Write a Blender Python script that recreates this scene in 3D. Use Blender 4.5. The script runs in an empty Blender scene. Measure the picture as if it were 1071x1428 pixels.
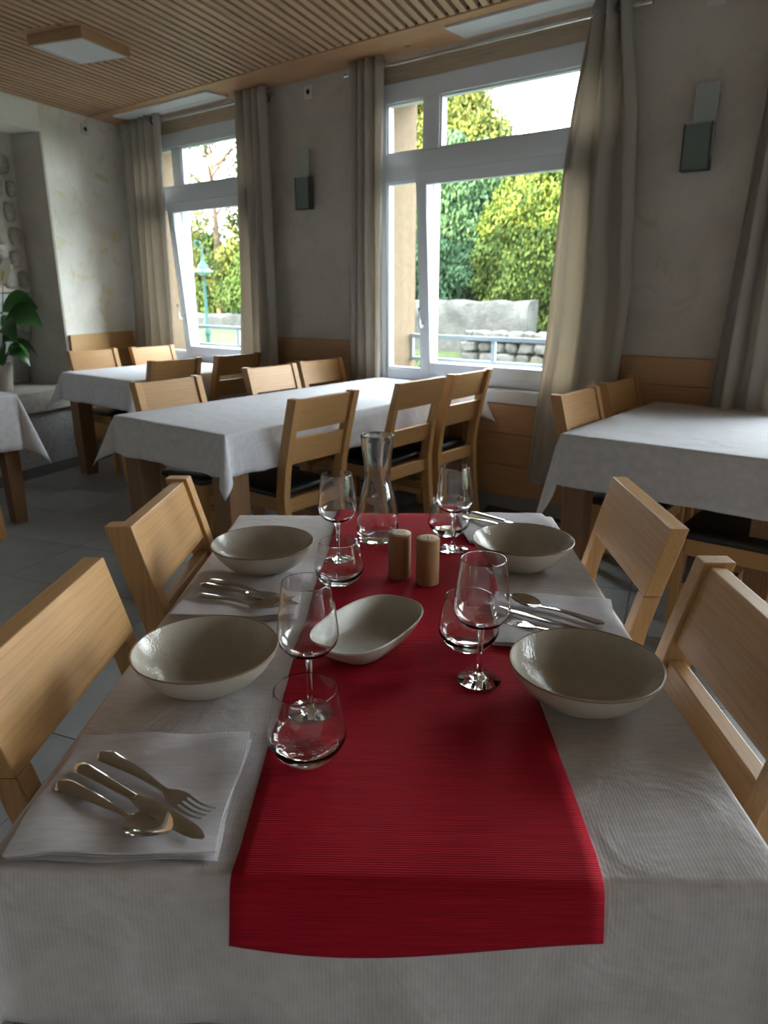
import bpy, math, random
from math import sin, cos, pi, radians
import numpy as np
from mathutils import Vector, Matrix

random.seed(7)
rng = np.random.default_rng(7)
C = bpy.context.scene.collection
S = bpy.context.scene

# ------------------------------------------------------------------ camera
# world frame: window wall runs along X at y = 3.86, camera at the origin, 1.30 m up
YAW, PITCH = radians(38.795), radians(17.04)
cam_d = bpy.data.cameras.new('camera')
cam = bpy.data.objects.new('camera', cam_d)
C.objects.link(cam)
cam.location = (0, 0, 1.30)
cam.rotation_euler = (pi / 2 - PITCH, radians(0.167), YAW)
cam_d.sensor_fit = 'VERTICAL'
cam_d.sensor_height = 36.0
cam_d.lens = 1004.4 / 1428 * 36.0
cam_d.clip_start = 0.02
cam_d.dof.use_dof = True
cam_d.dof.focus_distance = 1.15
cam_d.dof.aperture_fstop = 7.0
S.camera = cam

# ------------------------------------------------------------------ light
S.view_settings.view_transform = 'Standard'
S.view_settings.look = 'None'
S.view_settings.gamma = 1.0
S.view_settings.use_curve_mapping = False
S.view_settings.exposure = 2.65
w = bpy.data.worlds.new('sky')
S.world = w
w.use_nodes = True
bgn = w.node_tree.nodes['Background']
bgn.inputs['Color'].default_value = (0.90, 0.95, 1.0, 1)
bgn.inputs['Strength'].default_value = 4.0

sun_d = bpy.data.lights.new('sun', 'SUN')
sun_d.energy = 9.0
sun_d.angle = radians(0.6)
sun_d.color = (1.0, 0.78, 0.40)
sun = bpy.data.objects.new('sun', sun_d)
C.objects.link(sun)
sun.rotation_euler = Vector((0.30, 0.95, -0.45)).to_track_quat('-Z', 'Y').to_euler()


def portal(name, loc, rot, sx, sy):
    d = bpy.data.lights.new(name, 'AREA')
    d.shape = 'RECTANGLE'
    d.size, d.size_y = sx, sy
    d.cycles.is_portal = True
    o = bpy.data.objects.new(name, d)
    C.objects.link(o)
    o.location = loc
    o.rotation_euler = rot


WX = [(-5.65, -4.22), (-3.155, -1.635), (-0.66, 0.76), (1.55, 3.95), (4.15, 6.75)]     # window openings in the front wall, the last two unseen, widened to brighten the room
for a, b in WX:
    portal('window_portal', ((a + b) / 2, 4.28, 1.62 if b - a < 2 else 1.36), (-pi / 2, 0, 0), b - a, 1.9 if b - a < 2 else 2.5)
try:
    S.cycles.use_denoising = True
    S.cycles.max_bounces = 14
    S.cycles.diffuse_bounces = 6
    S.cycles.transparent_max_bounces = 16
    S.cycles.transmission_bounces = 12
    S.cycles.sample_clamp_indirect = 6
    S.cycles.blur_glossy = 0.5
except Exception:
    pass

# ------------------------------------------------------------------ materials
MATS = {}


def mat(name, col, rough=0.6, metal=0.0, spec=0.5, trans=0.0, ior=1.45):
    m = bpy.data.materials.new(name)
    m.use_nodes = True
    b = m.node_tree.nodes['Principled BSDF']
    b.inputs['Base Color'].default_value = (*col, 1)
    b.inputs['Roughness'].default_value = rough
    b.inputs['Metallic'].default_value = metal
    b.inputs['Specular IOR Level'].default_value = spec
    b.inputs['Transmission Weight'].default_value = trans
    b.inputs['IOR'].default_value = ior
    MATS[name] = m
    return m


def nodes(m):
    return m.node_tree.nodes, m.node_tree.links, m.node_tree.nodes['Principled BSDF']


def coords(m, scale=(1, 1, 1), kind='Object'):
    n, l, b = nodes(m)
    t = n.new('ShaderNodeTexCoord')
    mp = n.new('ShaderNodeMapping')
    mp.inputs['Scale'].default_value = scale
    l.new(t.outputs[kind], mp.inputs['Vector'])
    return mp.outputs['Vector']


def noise(m, vec, scale, detail=4, rough=0.55, dist=0.0):
    n, l, b = nodes(m)
    t = n.new('ShaderNodeTexNoise')
    t.inputs['Scale'].default_value = scale
    t.inputs['Detail'].default_value = detail
    t.inputs['Roughness'].default_value = rough
    t.inputs['Distortion'].default_value = dist
    l.new(vec, t.inputs['Vector'])
    return t.outputs['Fac']


def ramp(m, fac, stops):
    n, l, b = nodes(m)
    r = n.new('ShaderNodeValToRGB')
    e = r.color_ramp.elements
    while len(e) < len(stops):
        e.new(0.5)
    for k, (p, c) in enumerate(stops):
        e[k].position = p
        e[k].color = (*c, 1) if len(c) == 3 else c
    l.new(fac, r.inputs['Fac'])
    return r.outputs['Color']


def mix(m, fac, a, b_, mode='MIX'):
    n, l, b = nodes(m)
    x = n.new('ShaderNodeMix')
    x.data_type = 'RGBA'
    x.blend_type = mode
    for v, s in ((fac, x.inputs[0]), (a, x.inputs[6]), (b_, x.inputs[7])):
        if hasattr(v, 'is_output'):
            l.new(v, s)
        elif isinstance(v, (int, float)):
            s.default_value = v
        else:
            s.default_value = (*v, 1)
    return x.outputs[2]


def setcol(m, sock):
    n, l, b = nodes(m)
    l.new(sock, b.inputs['Base Color'])


def bump(m, fac, strength=0.2, dist=0.002):
    n, l, b = nodes(m)
    k = n.new('ShaderNodeBump')
    k.inputs['Strength'].default_value = strength
    k.inputs['Distance'].default_value = dist
    prev = b.inputs['Normal'].links[0].from_socket if b.inputs['Normal'].links else None
    if prev:
        l.new(prev, k.inputs['Normal'])
    l.new(fac, k.inputs['Height'])
    l.new(k.outputs['Normal'], b.inputs['Normal'])


def wave(m, vec, scale, direction='X', dist=0.0, dscale=1.0, profile='SIN'):
    n, l, b = nodes(m)
    t = n.new('ShaderNodeTexWave')
    t.bands_direction = direction
    t.wave_profile = profile
    t.inputs['Scale'].default_value = scale
    t.inputs['Distortion'].default_value = dist
    t.inputs['Detail Scale'].default_value = dscale
    l.new(vec, t.inputs['Vector'])
    return t.outputs['Fac']


def wood(name, base, axis='X', rough=0.42, knots=False, contrast=1.0):
    m = mat(name, base, rough)
    s = {'X': (1.6, 75, 75), 'Y': (75, 1.6, 75), 'Z': (75, 75, 1.6)}[axis]
    v = coords(m, s)
    f = noise(m, v, 3.0, 6, 0.6, 0.4)
    d = tuple(c * (1 - 0.26 * contrast) for c in base)
    li = tuple(min(1, c * (1 + 0.14 * contrast)) for c in base)
    c1 = ramp(m, f, [(0.28, d), (0.5, base), (0.75, li)])
    s2 = {'X': (0.5, 5, 5), 'Y': (5, 0.5, 5), 'Z': (5, 5, 0.5)}[axis]
    f2 = noise(m, coords(m, s2), 1.6, 3, 0.5, 0.6)
    c2 = mix(m, f2, tuple(0.84 for _ in base), (1.12, 1.10, 1.08))
    out = mix(m, 0.75, c1, c2, 'MULTIPLY')
    n, l, b = nodes(m)
    if knots:
        vo = n.new('ShaderNodeTexVoronoi')
        vo.inputs['Scale'].default_value = 4.2
        l.new(coords(m, {'X': (0.7, 1, 1.6), 'Y': (1, .7, 1.6), 'Z': (1.5, 1.5, .7)}[axis]), vo.inputs['Vector'])
        kf = ramp(m, vo.outputs['Distance'], [(0.03, (1, 1, 1)), (0.075, (0, 0, 0))])
        out = mix(m, kf, out, tuple(c * 0.35 for c in base))
    oi = n.new('ShaderNodeObjectInfo')
    rr = ramp(m, oi.outputs['Random'], [(0, (0.86, 0.84, 0.82)), (1, (1.06, 1.05, 1.04))])
    out = mix(m, 1.0, out, rr, 'MULTIPLY')
    setcol(m, out)
    bump(m, f, 0.10, 0.001)
    return m


OAK = (0.47, 0.262, 0.105)
wood('oak_x', OAK, 'X')
wood('oak_z', OAK, 'Z')
wood('table_oak', (0.21, 0.112, 0.055), 'Z')
wood('pine_x', (0.45, 0.265, 0.14), 'X', 0.5, True)
wood('pine_y', (0.50, 0.30, 0.13), 'Y', 0.5, True)
wood('slat_wood', (0.48, 0.32, 0.205), 'Y', 0.55, True)
wood('lamp_wood', (0.46, 0.30, 0.17), 'X', 0.5)
wood('shaker_wood', (0.29, 0.155, 0.075), 'Z', 0.4)
wood('shaker_end', (0.50, 0.34, 0.20), 'X', 0.5)
wood('box_wood', (0.46, 0.37, 0.27), 'X', 0.6)
mat('slat_back', (0.11, 0.065, 0.04), 0.9)
mat('leather', (0.012, 0.013, 0.014), 0.38)
mat('white_pvc', (0.62, 0.66, 0.72), 0.35)
mat('white_panel', (0.62, 0.64, 0.66), 0.5)
mat('lamp_diffuser', (0.60, 0.64, 0.66), 0.3)
mat('steel', (0.55, 0.53, 0.50), 0.22, 1.0)
mat('cutlery', (0.62, 0.60, 0.58), 0.07, 1.0)
mat('dark_metal', (0.10, 0.10, 0.105), 0.4, 0.8)
mat('switch_white', (0.62, 0.60, 0.56), 0.4)
mat('hole_dark', (0.02, 0.02, 0.02), 0.8)
mat('grey_green_glass', (0.13, 0.17, 0.16), 0.25)
m = mat('frosted_glass', (0.33, 0.37, 0.36), 0.35)
mat('rail_metal', (0.26, 0.31, 0.35), 0.4, 0.3)
mat('teal_paint', (0.012, 0.075, 0.07), 0.5)
mat('gasket', (0.03, 0.03, 0.035), 0.6)
mat('soil', (0.03, 0.02, 0.012), 0.95)
mat('pot_ceramic', (0.36, 0.32, 0.28), 0.5)
mat('leaf_green', (0.022, 0.075, 0.016), 0.32)
mat('spathe', (0.80, 0.82, 0.72), 0.5)
mat('spadix', (0.55, 0.45, 0.12), 0.7)

# plaster with soft ochre blotches
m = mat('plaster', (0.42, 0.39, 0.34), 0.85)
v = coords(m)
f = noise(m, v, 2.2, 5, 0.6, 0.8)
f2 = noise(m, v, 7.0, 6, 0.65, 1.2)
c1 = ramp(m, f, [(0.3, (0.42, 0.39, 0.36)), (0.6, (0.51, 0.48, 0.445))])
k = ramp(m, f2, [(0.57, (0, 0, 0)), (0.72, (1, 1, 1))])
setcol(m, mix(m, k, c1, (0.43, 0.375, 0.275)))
bump(m, noise(m, v, 14, 6, 0.6, 0.6), 0.35, 0.006)
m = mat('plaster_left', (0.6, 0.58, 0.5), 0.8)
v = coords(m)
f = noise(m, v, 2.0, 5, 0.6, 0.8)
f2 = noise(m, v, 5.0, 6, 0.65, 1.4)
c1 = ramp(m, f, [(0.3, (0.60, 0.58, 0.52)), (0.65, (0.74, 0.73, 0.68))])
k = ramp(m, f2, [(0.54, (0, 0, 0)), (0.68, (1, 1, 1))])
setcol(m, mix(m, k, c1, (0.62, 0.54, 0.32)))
bump(m, noise(m, v, 12, 6, 0.6, 0.6), 0.35, 0.006)
mat('plain_white', (0.74, 0.73, 0.70), 0.85)
m = mat('ochre_render', (0.66, 0.46, 0.26), 0.9)
v = coords(m)
setcol(m, ramp(m, noise(m, v, 30, 4), [(0.3, (0.125, 0.085, 0.05)), (0.7, (0.165, 0.115, 0.07))]))

# floor tiles
m = mat('floor_tile', (0.10, 0.10, 0.105), 0.42)
v = coords(m)
n_, l_, b_ = nodes(m)
oi = n_.new('ShaderNodeObjectInfo')
base = ramp(m, oi.outputs['Random'], [(0, (0.225, 0.228, 0.236)), (1, (0.265, 0.268, 0.276))])
setcol(m, mix(m, 0.6, base, ramp(m, noise(m, v, 5, 6, 0.65), [(0.3, (0.75, 0.75, 0.75)), (0.7, (1.2, 1.2, 1.2))]), 'MULTIPLY'))
bump(m, noise(m, v, 60, 4), 0.08, 0.001)
mat('grout', (0.09, 0.09, 0.095), 0.9)


# fabrics
def fabric(name, base, sx, sy, st=0.5, rough=0.9, sheen=0.2, wrinkle=0.0, vec_kind='Object'):
    m = mat(name, base, rough, 0, 0.2)
    v = coords(m, (1, 1, 1), vec_kind)
    n, l, b = nodes(m)
    # cross threads follow the cloth over its edge: use x + z across
    sp = n.new('ShaderNodeSeparateXYZ')
    l.new(v, sp.inputs[0])
    sm = n.new('ShaderNodeMath')
    sm.operation = 'ADD'
    l.new(sp.outputs['X'], sm.inputs[0])
    l.new(sp.outputs['Z'], sm.inputs[1])
    cb = n.new('ShaderNodeCombineXYZ')
    l.new(sm.outputs[0], cb.inputs['X'])
    l.new(sp.outputs['Y'], cb.inputs['Y'])
    a = wave(m, cb.outputs[0], sx, 'X', 0.0)
    b2 = wave(m, cb.outputs[0], sy, 'Y', 0.0)
    ad = n.new('ShaderNodeMath')
    ad.operation = 'MULTIPLY'
    l.new(a, ad.inputs[0])
    l.new(b2, ad.inputs[1])
    f = noise(m, coords(m, (220, 30, 30), vec_kind), 1.0, 3)
    c1 = ramp(m, f, [(0.25, tuple(c * 0.84 for c in base)), (0.75, tuple(min(1, c * 1.12) for c in base))])
    setcol(m, mix(m, ad.outputs[0], c1, tuple(min(1, c * 1.1) for c in base)))
    bump(m, ad.outputs[0], st, 0.0008)
    if wrinkle:
        bump(m, noise(m, v, 7.0, 4, 0.5, 0.8), wrinkle, 0.012)
    b.inputs['Sheen Weight'].default_value = 0.0
    return m


fabric('cloth_main', (0.58, 0.542, 0.552), 230, 74, 0.26, wrinkle=0.8)
fabric('cloth_grey', (0.58, 0.575, 0.61), 120, 120, 0.3, wrinkle=0.45)
fabric('napkin_cloth', (0.62, 0.59, 0.62), 210, 210, 0.5, wrinkle=0.25)
m = mat('runner_red', (0.36, 0.012, 0.026), 0.85, 0, 0.2)
v = coords(m)
n_, l_, b_ = nodes(m)
sp = n_.new('ShaderNodeSeparateXYZ')
l_.new(v, sp.inputs[0])
sm = n_.new('ShaderNodeMath')
sm.operation = 'ADD'
l_.new(sp.outputs['X'], sm.inputs[0])
l_.new(sp.outputs['Z'], sm.inputs[1])
cb = n_.new('ShaderNodeCombineXYZ')
l_.new(sm.outputs[0], cb.inputs['X'])
l_.new(sp.outputs['Y'], cb.inputs['Y'])
rib = wave(m, cb.outputs[0], 100, 'X', 0.0)
mp_ = n_.new('ShaderNodeMapping')
mp_.inputs['Scale'].default_value = (420, 9, 1)
l_.new(cb.outputs[0], mp_.inputs['Vector'])
streak = noise(m, mp_.outputs[0], 1.0, 4, 0.6)
c1 = mix(m, ramp(m, rib, [(0.1, (0, 0, 0)), (0.6, (1, 1, 1))]), (0.30, 0.004, 0.015), (0.47, 0.008, 0.025))
setcol(m, mix(m, 0.8, c1, ramp(m, streak, [(0.3, (0.62, 0.6, 0.6)), (0.6, (1.1, 1.1, 1.1))]), 'MULTIPLY'))
bump(m, rib, 0.5, 0.0009)
bump(m, noise(m, v, 9, 3), 0.15, 0.01)

# curtains: cloth that lets some daylight through
m = bpy.data.materials.new('curtain_cloth')
m.use_nodes = True
MATS['curtain_cloth'] = m
nt = m.node_tree
b = nt.nodes['Principled BSDF']
b.inputs['Base Color'].default_value = (0.50, 0.475, 0.435, 1)
b.inputs['Roughness'].default_value = 0.75
b.inputs['Sheen Weight'].default_value = 0.25
tr = nt.nodes.new('ShaderNodeBsdfTranslucent')
tr.inputs['Color'].default_value = (0.56, 0.49, 0.40, 1)
mx = nt.nodes.new('ShaderNodeMixShader')
mx.inputs[0].default_value = 0.42
nt.links.new(b.outputs[0], mx.inputs[1])
nt.links.new(tr.outputs[0], mx.inputs[2])
nt.links.new(mx.outputs[0], nt.nodes['Material Output'].inputs[0])
bump(m, noise(m, coords(m, (300, 300, 40)), 1.0, 3), 0.25, 0.001)

# thin window pane
m = bpy.data.materials.new('window_pane')
m.use_nodes = True
MATS['window_pane'] = m
nt = m.node_tree
nt.nodes.remove(nt.nodes['Principled BSDF'])
t1 = nt.nodes.new('ShaderNodeBsdfTransparent')
t1.inputs['Color'].default_value = (0.93, 0.96, 0.95, 1)
gl = nt.nodes.new('ShaderNodeBsdfGlossy')
gl.inputs['Roughness'].default_value = 0.0
lw_ = nt.nodes.new('ShaderNodeLayerWeight')
lw_.inputs['Blend'].default_value = 0.5
pw = nt.nodes.new('ShaderNodeMath')
pw.operation = 'POWER'
pw.inputs[1].default_value = 5.0
nt.links.new(lw_.outputs['Facing'], pw.inputs[0])
fr = nt.nodes.new('ShaderNodeMath')
fr.operation = 'MULTIPLY_ADD'
fr.inputs[1].default_value = 0.9
fr.inputs[2].default_value = 0.03
nt.links.new(pw.outputs[0], fr.inputs[0])
mx = nt.nodes.new('ShaderNodeMixShader')
nt.links.new(fr.outputs[0], mx.inputs[0])
nt.links.new(t1.outputs[0], mx.inputs[1])
nt.links.new(gl.outputs[0], mx.inputs[2])
nt.links.new(mx.outputs[0], nt.nodes['Material Output'].inputs[0])

mat('clear_glass', (1, 1, 1), 0.0, 0, 0.5, 1.0, 1.47)

# stoneware glaze, slightly orange-peel
m = mat('stoneware', (0.40, 0.36, 0.30), 0.05)
v = coords(m)
setcol(m, ramp(m, noise(m, v, 26, 6, 0.7), [(0.3, (0.39, 0.345, 0.288)), (0.7, (0.47, 0.42, 0.358))]))
bump(m, noise(m, v, 260, 2, 0.5), 0.34, 0.0016)
bump(m, noise(m, v, 60, 2, 0.5), 0.12, 0.002)
m = mat('stoneware_outside', (0.50, 0.46, 0.40), 0.3)
m = mat('stoneware_rim', (0.24, 0.16, 0.09), 0.35)
m = mat('dish_glaze', (0.45, 0.42, 0.37), 0.08)
v = coords(m)
bump(m, noise(m, v, 420, 2, 0.5), 0.6, 0.0016)

# stone and garden
m = mat('granite', (0.33, 0.33, 0.33), 0.85)
v = coords(m)
setcol(m, ramp(m, noise(m, v, 45, 5, 0.8), [(0.3, (0.20, 0.20, 0.20)), (0.5, (0.36, 0.36, 0.36)), (0.75, (0.50, 0.49, 0.47))]))
bump(m, noise(m, v, 30, 6, 0.7), 0.6, 0.01)
m = mat('sill_stone', (0.44, 0.42, 0.38), 0.8)
v = coords(m)
setcol(m, ramp(m, noise(m, v, 12, 6, 0.75), [(0.3, (0.33, 0.31, 0.28)), (0.7, (0.50, 0.48, 0.44))]))
bump(m, noise(m, v, 25, 6, 0.7), 0.5, 0.008)
m = mat('mortar', (0.47, 0.44, 0.38), 0.95)
v = coords(m)
setcol(m, ramp(m, noise(m, v, 10, 6, 0.7), [(0.3, (0.40, 0.37, 0.31)), (0.7, (0.53, 0.50, 0.44))]))
bump(m, noise(m, v, 30, 6, 0.7), 0.6, 0.012)
m = mat('field_stone', (0.27, 0.25, 0.22), 0.9)
v = coords(m)
setcol(m, ramp(m, noise(m, v, 18, 6, 0.75), [(0.3, (0.22, 0.20, 0.175)), (0.7, (0.42, 0.39, 0.34))]))
bump(m, noise(m, v, 35, 6, 0.7), 0.7, 0.012)
m = mat('garden_render', (0.50, 0.48, 0.44), 0.95)
v = coords(m)
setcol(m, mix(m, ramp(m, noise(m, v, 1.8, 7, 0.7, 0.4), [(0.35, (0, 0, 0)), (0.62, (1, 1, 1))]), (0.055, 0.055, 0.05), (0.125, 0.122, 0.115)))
bump(m, noise(m, v, 9, 6, 0.7), 0.8, 0.05)
m = mat('rubble', (0.4, 0.38, 0.35), 0.95)
v = coords(m)
n_, l_, b_ = nodes(m)
oi = n_.new('ShaderNodeObjectInfo')
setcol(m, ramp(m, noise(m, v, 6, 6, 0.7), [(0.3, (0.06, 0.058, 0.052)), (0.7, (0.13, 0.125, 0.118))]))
m = mat('turf', (0.10, 0.16, 0.03), 0.95)
v = coords(m)
setcol(m, ramp(m, noise(m, v, 1.2, 7, 0.7), [(0.35, (0.016, 0.036, 0.005)), (0.55, (0.028, 0.045, 0.008)), (0.75, (0.048, 0.05, 0.016))]))


def foliage(name, dark, light):
    m = mat(name, dark, 0.75, 0, 0.2)
    n, l, b = nodes(m)
    g = n.new('ShaderNodeNewGeometry')
    setcol(m, ramp(m, g.outputs['Random Per Island'], [(0.1, dark), (0.9, light)]))
    return m


foliage('fol_thuja', (0.022, 0.055, 0.030), (0.055, 0.11, 0.05))
foliage('fol_gold', (0.03, 0.062, 0.014), (0.095, 0.12, 0.020))
foliage('fol_olive', (0.05, 0.075, 0.018), (0.13, 0.135, 0.03))
foliage('fol_autumn', (0.12, 0.09, 0.02), (0.24, 0.14, 0.035))
foliage('fol_hedge', (0.03, 0.065, 0.016), (0.075, 0.12, 0.035))
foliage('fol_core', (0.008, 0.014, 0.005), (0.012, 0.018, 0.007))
mat('bark', (0.10, 0.07, 0.05), 0.95)


# ------------------------------------------------------------------ mesh helpers
class MB:
    def __init__(self):
        self.v, self.f, self.m = [], [], []

    def add(self, vs, fs, mi=0):
        o = len(self.v)
        self.v += [tuple(p) for p in vs]
        self.f += [tuple(i + o for i in q) for q in fs]
        self.m += [mi] * len(fs)
        return self

    def box(self, x0, x1, y0, y1, z0, z1, mi=0, M=None):
        vs = [Vector((x, y, z)) for z in (z0, z1) for y in (y0, y1) for x in (x0, x1)]
        if M is not None:
            vs = [M @ p for p in vs]
        return self.add(vs, [(0, 2, 3, 1), (4, 5, 7, 6), (0, 1, 5, 4), (2, 6, 7, 3), (0, 4, 6, 2), (1, 3, 7, 5)], mi)

    def loft(self, rings, close=True, caps=True, mi=0):
        n = len(rings[0])
        vs = [p for r in rings for p in r]
        fs = []
        for i in range(len(rings) - 1):
            for j in range(n if close else n - 1):
                k = (j + 1) % n
                fs.append((i * n + j, i * n + k, (i + 1) * n + k, (i + 1) * n + j))
        if caps and close:
            fs.append(tuple(reversed(range(n))))
            fs.append(tuple((len(rings) - 1) * n + j for j in range(n)))
        return self.add(vs, fs, mi)

    def lathe(self, prof, n=32, c=(0, 0, 0), mi=0, closed=False):
        rings = []
        for r, z in prof:
            rings.append([(c[0] + r * cos(2 * pi * j / n), c[1] + r * sin(2 * pi * j / n), c[2] + z) for j in range(n)])
        if closed:
            rings.append(rings[0])
        return self.loft(rings, True, not closed, mi)

    def tube(self, pts, r, n=8, mi=0):
        pts = [Vector(p) for p in pts]
        rr = r if isinstance(r, (list, tuple)) else [r] * len(pts)
        rings = []
        t0 = (pts[1] - pts[0]).normalized()
        up = Vector((0, 0, 1)) if abs(t0.z) < 0.9 else Vector((1, 0, 0))
        for i, p in enumerate(pts):
            t = (pts[min(i + 1, len(pts) - 1)] - pts[max(i - 1, 0)]).normalized()
            a = t.cross(up)
            a.normalize()
            b2 = a.cross(t)
            rings.append([p + rr[i] * (cos(2 * pi * j / n) * a + sin(2 * pi * j / n) * b2) for j in range(n)])
        return self.loft(rings, True, True, mi)

    def build(self, name, mats, parent=None, smooth=None, bevel=0.0, M=None, recalc=True):
        me = bpy.data.meshes.new(name)
        vs = self.v if M is None else [tuple(M @ Vector(p)) for p in self.v]
        me.from_pydata(vs, [], self.f)
        for k in (mats if isinstance(mats, (list, tuple)) else [mats]):
            me.materials.append(MATS[k])
        me.polygons.foreach_set('material_index', self.m)
        if recalc:
            import bmesh
            bm = bmesh.new()
            bm.from_mesh(me)
            bmesh.ops.remove_doubles(bm, verts=bm.verts, dist=1e-6)
            bmesh.ops.recalc_face_normals(bm, faces=bm.faces)
            bm.to_mesh(me)
            bm.free()
        if smooth is not None:
            me.shade_smooth()
            me.set_sharp_from_angle(angle=radians(smooth))
        o = bpy.data.objects.new(name, me)
        C.objects.link(o)
        if parent is not None:
            o.parent = parent
        if bevel:
            md = o.modifiers.new('bevel', 'BEVEL')
            md.width = bevel
            md.segments = 2
            md.limit_method = 'ANGLE'
        return o


def link_copy(o, parent=None):
    c = o.copy()
    C.objects.link(c)
    if parent is not None:
        c.parent = parent
    return c


def copy_tree(o, parent=None):
    c = link_copy(o, parent)
    for ch in list(o.children):
        copy_tree(ch, c)
    return c


def tag(o, label=None, cat=None, group=None, kind=None):
    for k, val in (('label', label), ('category', cat), ('group', group), ('kind', kind)):
        if val:
            o[k] = val
    return o


def empty(name, loc=(0, 0, 0), rz=0.0):
    o = bpy.data.objects.new(name, None)
    o.empty_display_size = 0.05
    C.objects.link(o)
    o.location = loc
    o.rotation_euler = (0, 0, rz)
    return o


def struct(o):
    o['kind'] = 'structure'
    return o


# main-table frame: t runs along the table away from the camera, b to its right
TA = radians(127.318)
TV = Vector((cos(TA), sin(TA), 0))
BV = Vector((sin(TA), -cos(TA), 0))


def tb(t, b, z=0.0):
    p = TV * t + BV * b
    return Vector((p.x, p.y, z))


# slat / tile frame
SA = radians(107.04)
SV = Vector((cos(SA), sin(SA), 0))
PV = Vector((sin(SA), -cos(SA), 0))
CEIL = 2.63
YW = 3.86
# left wall line through (-5.95, 3.86) along SV
LW0 = Vector((-5.95, YW, 0))


def lw_x(y):
    return -5.95 + (y - YW) / SV.y * SV.x


# ------------------------------------------------------------------ room shell
mb = MB()
mb.box(-7.2, 7.3, -2.9, 4.25, -0.12, -0.008)
floor = struct(mb.build('floor', 'grout'))
TP, TS = 0.4515, 0.4645
tile_mesh = None
g = 0.002
mb = MB()
mb.box(-TS / 2 + g, TS / 2 - g, -TP / 2 + g, TP / 2 - g, -0.008, 0.0)
cnt = 0
for i in range(-30, 40):
    for j in range(-30, 40):
        # tile centre: along SV the joints sit at 2.872 + k*TS, across at 2.31 + k*TP of the cos axis
        s = 2.872 + (i + 0.5) * TS
        p_ = 2.31 + (j + 0.5) * TP
        # S dist measured along (-sin a, cos a); P dist along (cos a, sin a)
        pos = SV * p_ + Vector((-sin(SA), cos(SA), 0)) * s
        if pos.y > 3.80 or pos.y < -2.4 or pos.x > 2.7 or pos.x < lw_x(pos.y) + 0.1:
            continue
        if pos.x > 1.2 and pos.y < 1.0:
            continue
        if tile_mesh is None:
            o = mb.build('tile', 'floor_tile', floor, bevel=0.0)
            tile_mesh = o
        else:
            o = link_copy(tile_mesh, floor)
        o.location = pos
        o.rotation_euler = (0, 0, SA + pi / 2)
        cnt += 1
mb = MB()
mb.box(3.0, 6.98, -2.7, 3.85, -0.0079, -0.003)
mb.box(1.0, 3.0, -2.7, 1.1, -0.0079, -0.003)
mb.build('plain_tile_field', 'floor_tile', floor)

# front wall with four openings (unseen upper part and long left run added to shade the garden)
ZT, ZB = 2.505, 0.67
WT = 4.25
mb = MB()
edges = [-34.0] + [e for ab in WX for e in ab] + [9.0]
for k in range(0, len(edges), 2):
    mb.box(edges[k], edges[k + 1], YW, WT, -0.3, 6.3)
for a, b in WX:
    mb.box(a, b, YW, WT, ZT + 0.10, 6.3)
    mb.box(a, b, YW, WT, -0.3, (ZB - 0.02) if b - a < 2 else 0.12)
wall_front = struct(mb.build('wall_front', 'plaster'))

# left wall in pieces around the stone niche
LWM = Matrix.Translation(LW0) @ Matrix.Rotation(SA, 4, 'Z')     # local x along SV, local +y points away from the room (to -x)


def lw_t(y):
    return (y - YW) / SV.y


tc, tn = lw_t(3.03), lw_t(1.15)
mb = MB()
mb.box(tc, 0.10, 0.0, 0.9, 0, CEIL + 0.05, M=LWM)
mb.box(-7.0, tn, 0.0, 0.9, 0, CEIL + 0.05, M=LWM)
wall_left = struct(mb.build('wall_left', 'plaster_left'))
mb = MB()
mb.box(tn, tc, 0.001, 0.9, 2.44, CEIL + 0.05, M=LWM)
struct(mb.build('trim_1', 'plain_white'))
o = MB().box(tn, tc, 0.002, 0.9, -0.1, 0.41, M=LWM).build('trim_2', 'granite')
struct(o)
o = MB().box(tn + 0.02, tc - 0.005, -0.035, 0.62, 0.41, 0.58, M=LWM).build('trim_3', 'sill_stone', bevel=0.012)
struct(o)
# reveal of the niche, in greyer plaster
o = MB().box(tc - 0.012, tc - 0.0005, 0.004, 0.62, 0.58, 2.438, M=LWM).build('trim_4', 'plaster')
struct(o)
# back of the niche: mortar face with single field stones, rough granite block below
mb = MB()
mb.box(tn, tc - 0.013, 0.62, 0.9, 0.58, 2.438, M=LWM)
mb.box(tc - 0.75, tc - 0.0135, 0.30, 0.619, 1.30, 2.438, M=LWM)
niche = struct(mb.build('trim_5', 'mortar'))
st = []
zz = 1.33
row = 0
while zz < 2.30:
    h_ = random.uniform(0.11, 0.17)
    xx = tc - 0.035 - (0.035 if row % 2 else 0.0)
    while xx > tc - 0.66:
        w_ = random.uniform(0.08, 0.13)
        st.append((xx - w_, xx, zz, zz + h_, 0.30))
        xx -= w_ + 0.03
    zz += h_ + 0.035
    row += 1


def pebble(name, sx, sy, sz, matn, parent, M, nz=0.08):
    b2 = MB()
    rings = []
    for i in range(1, 6):
        ph = -pi / 2 + pi * i / 6
        ring = []
        for j in range(10):
            th = 2 * pi * j / 10
            cx_, sx_ = cos(th), sin(th)
            px = math.copysign(abs(cx_) ** 0.6, cx_) * cos(ph) ** 0.6
            py = math.copysign(abs(sx_) ** 0.6, sx_) * cos(ph) ** 0.6
            k2 = 1 + random.uniform(-nz, nz)
            ring.append((px * sx * k2, math.copysign(abs(sin(ph)) ** 0.7, sin(ph)) * sy * k2, py * sz * k2))
        rings.append(ring)
    b2.loft(rings)
    return b2.build(name, matn, parent, smooth=50, M=M)


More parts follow.
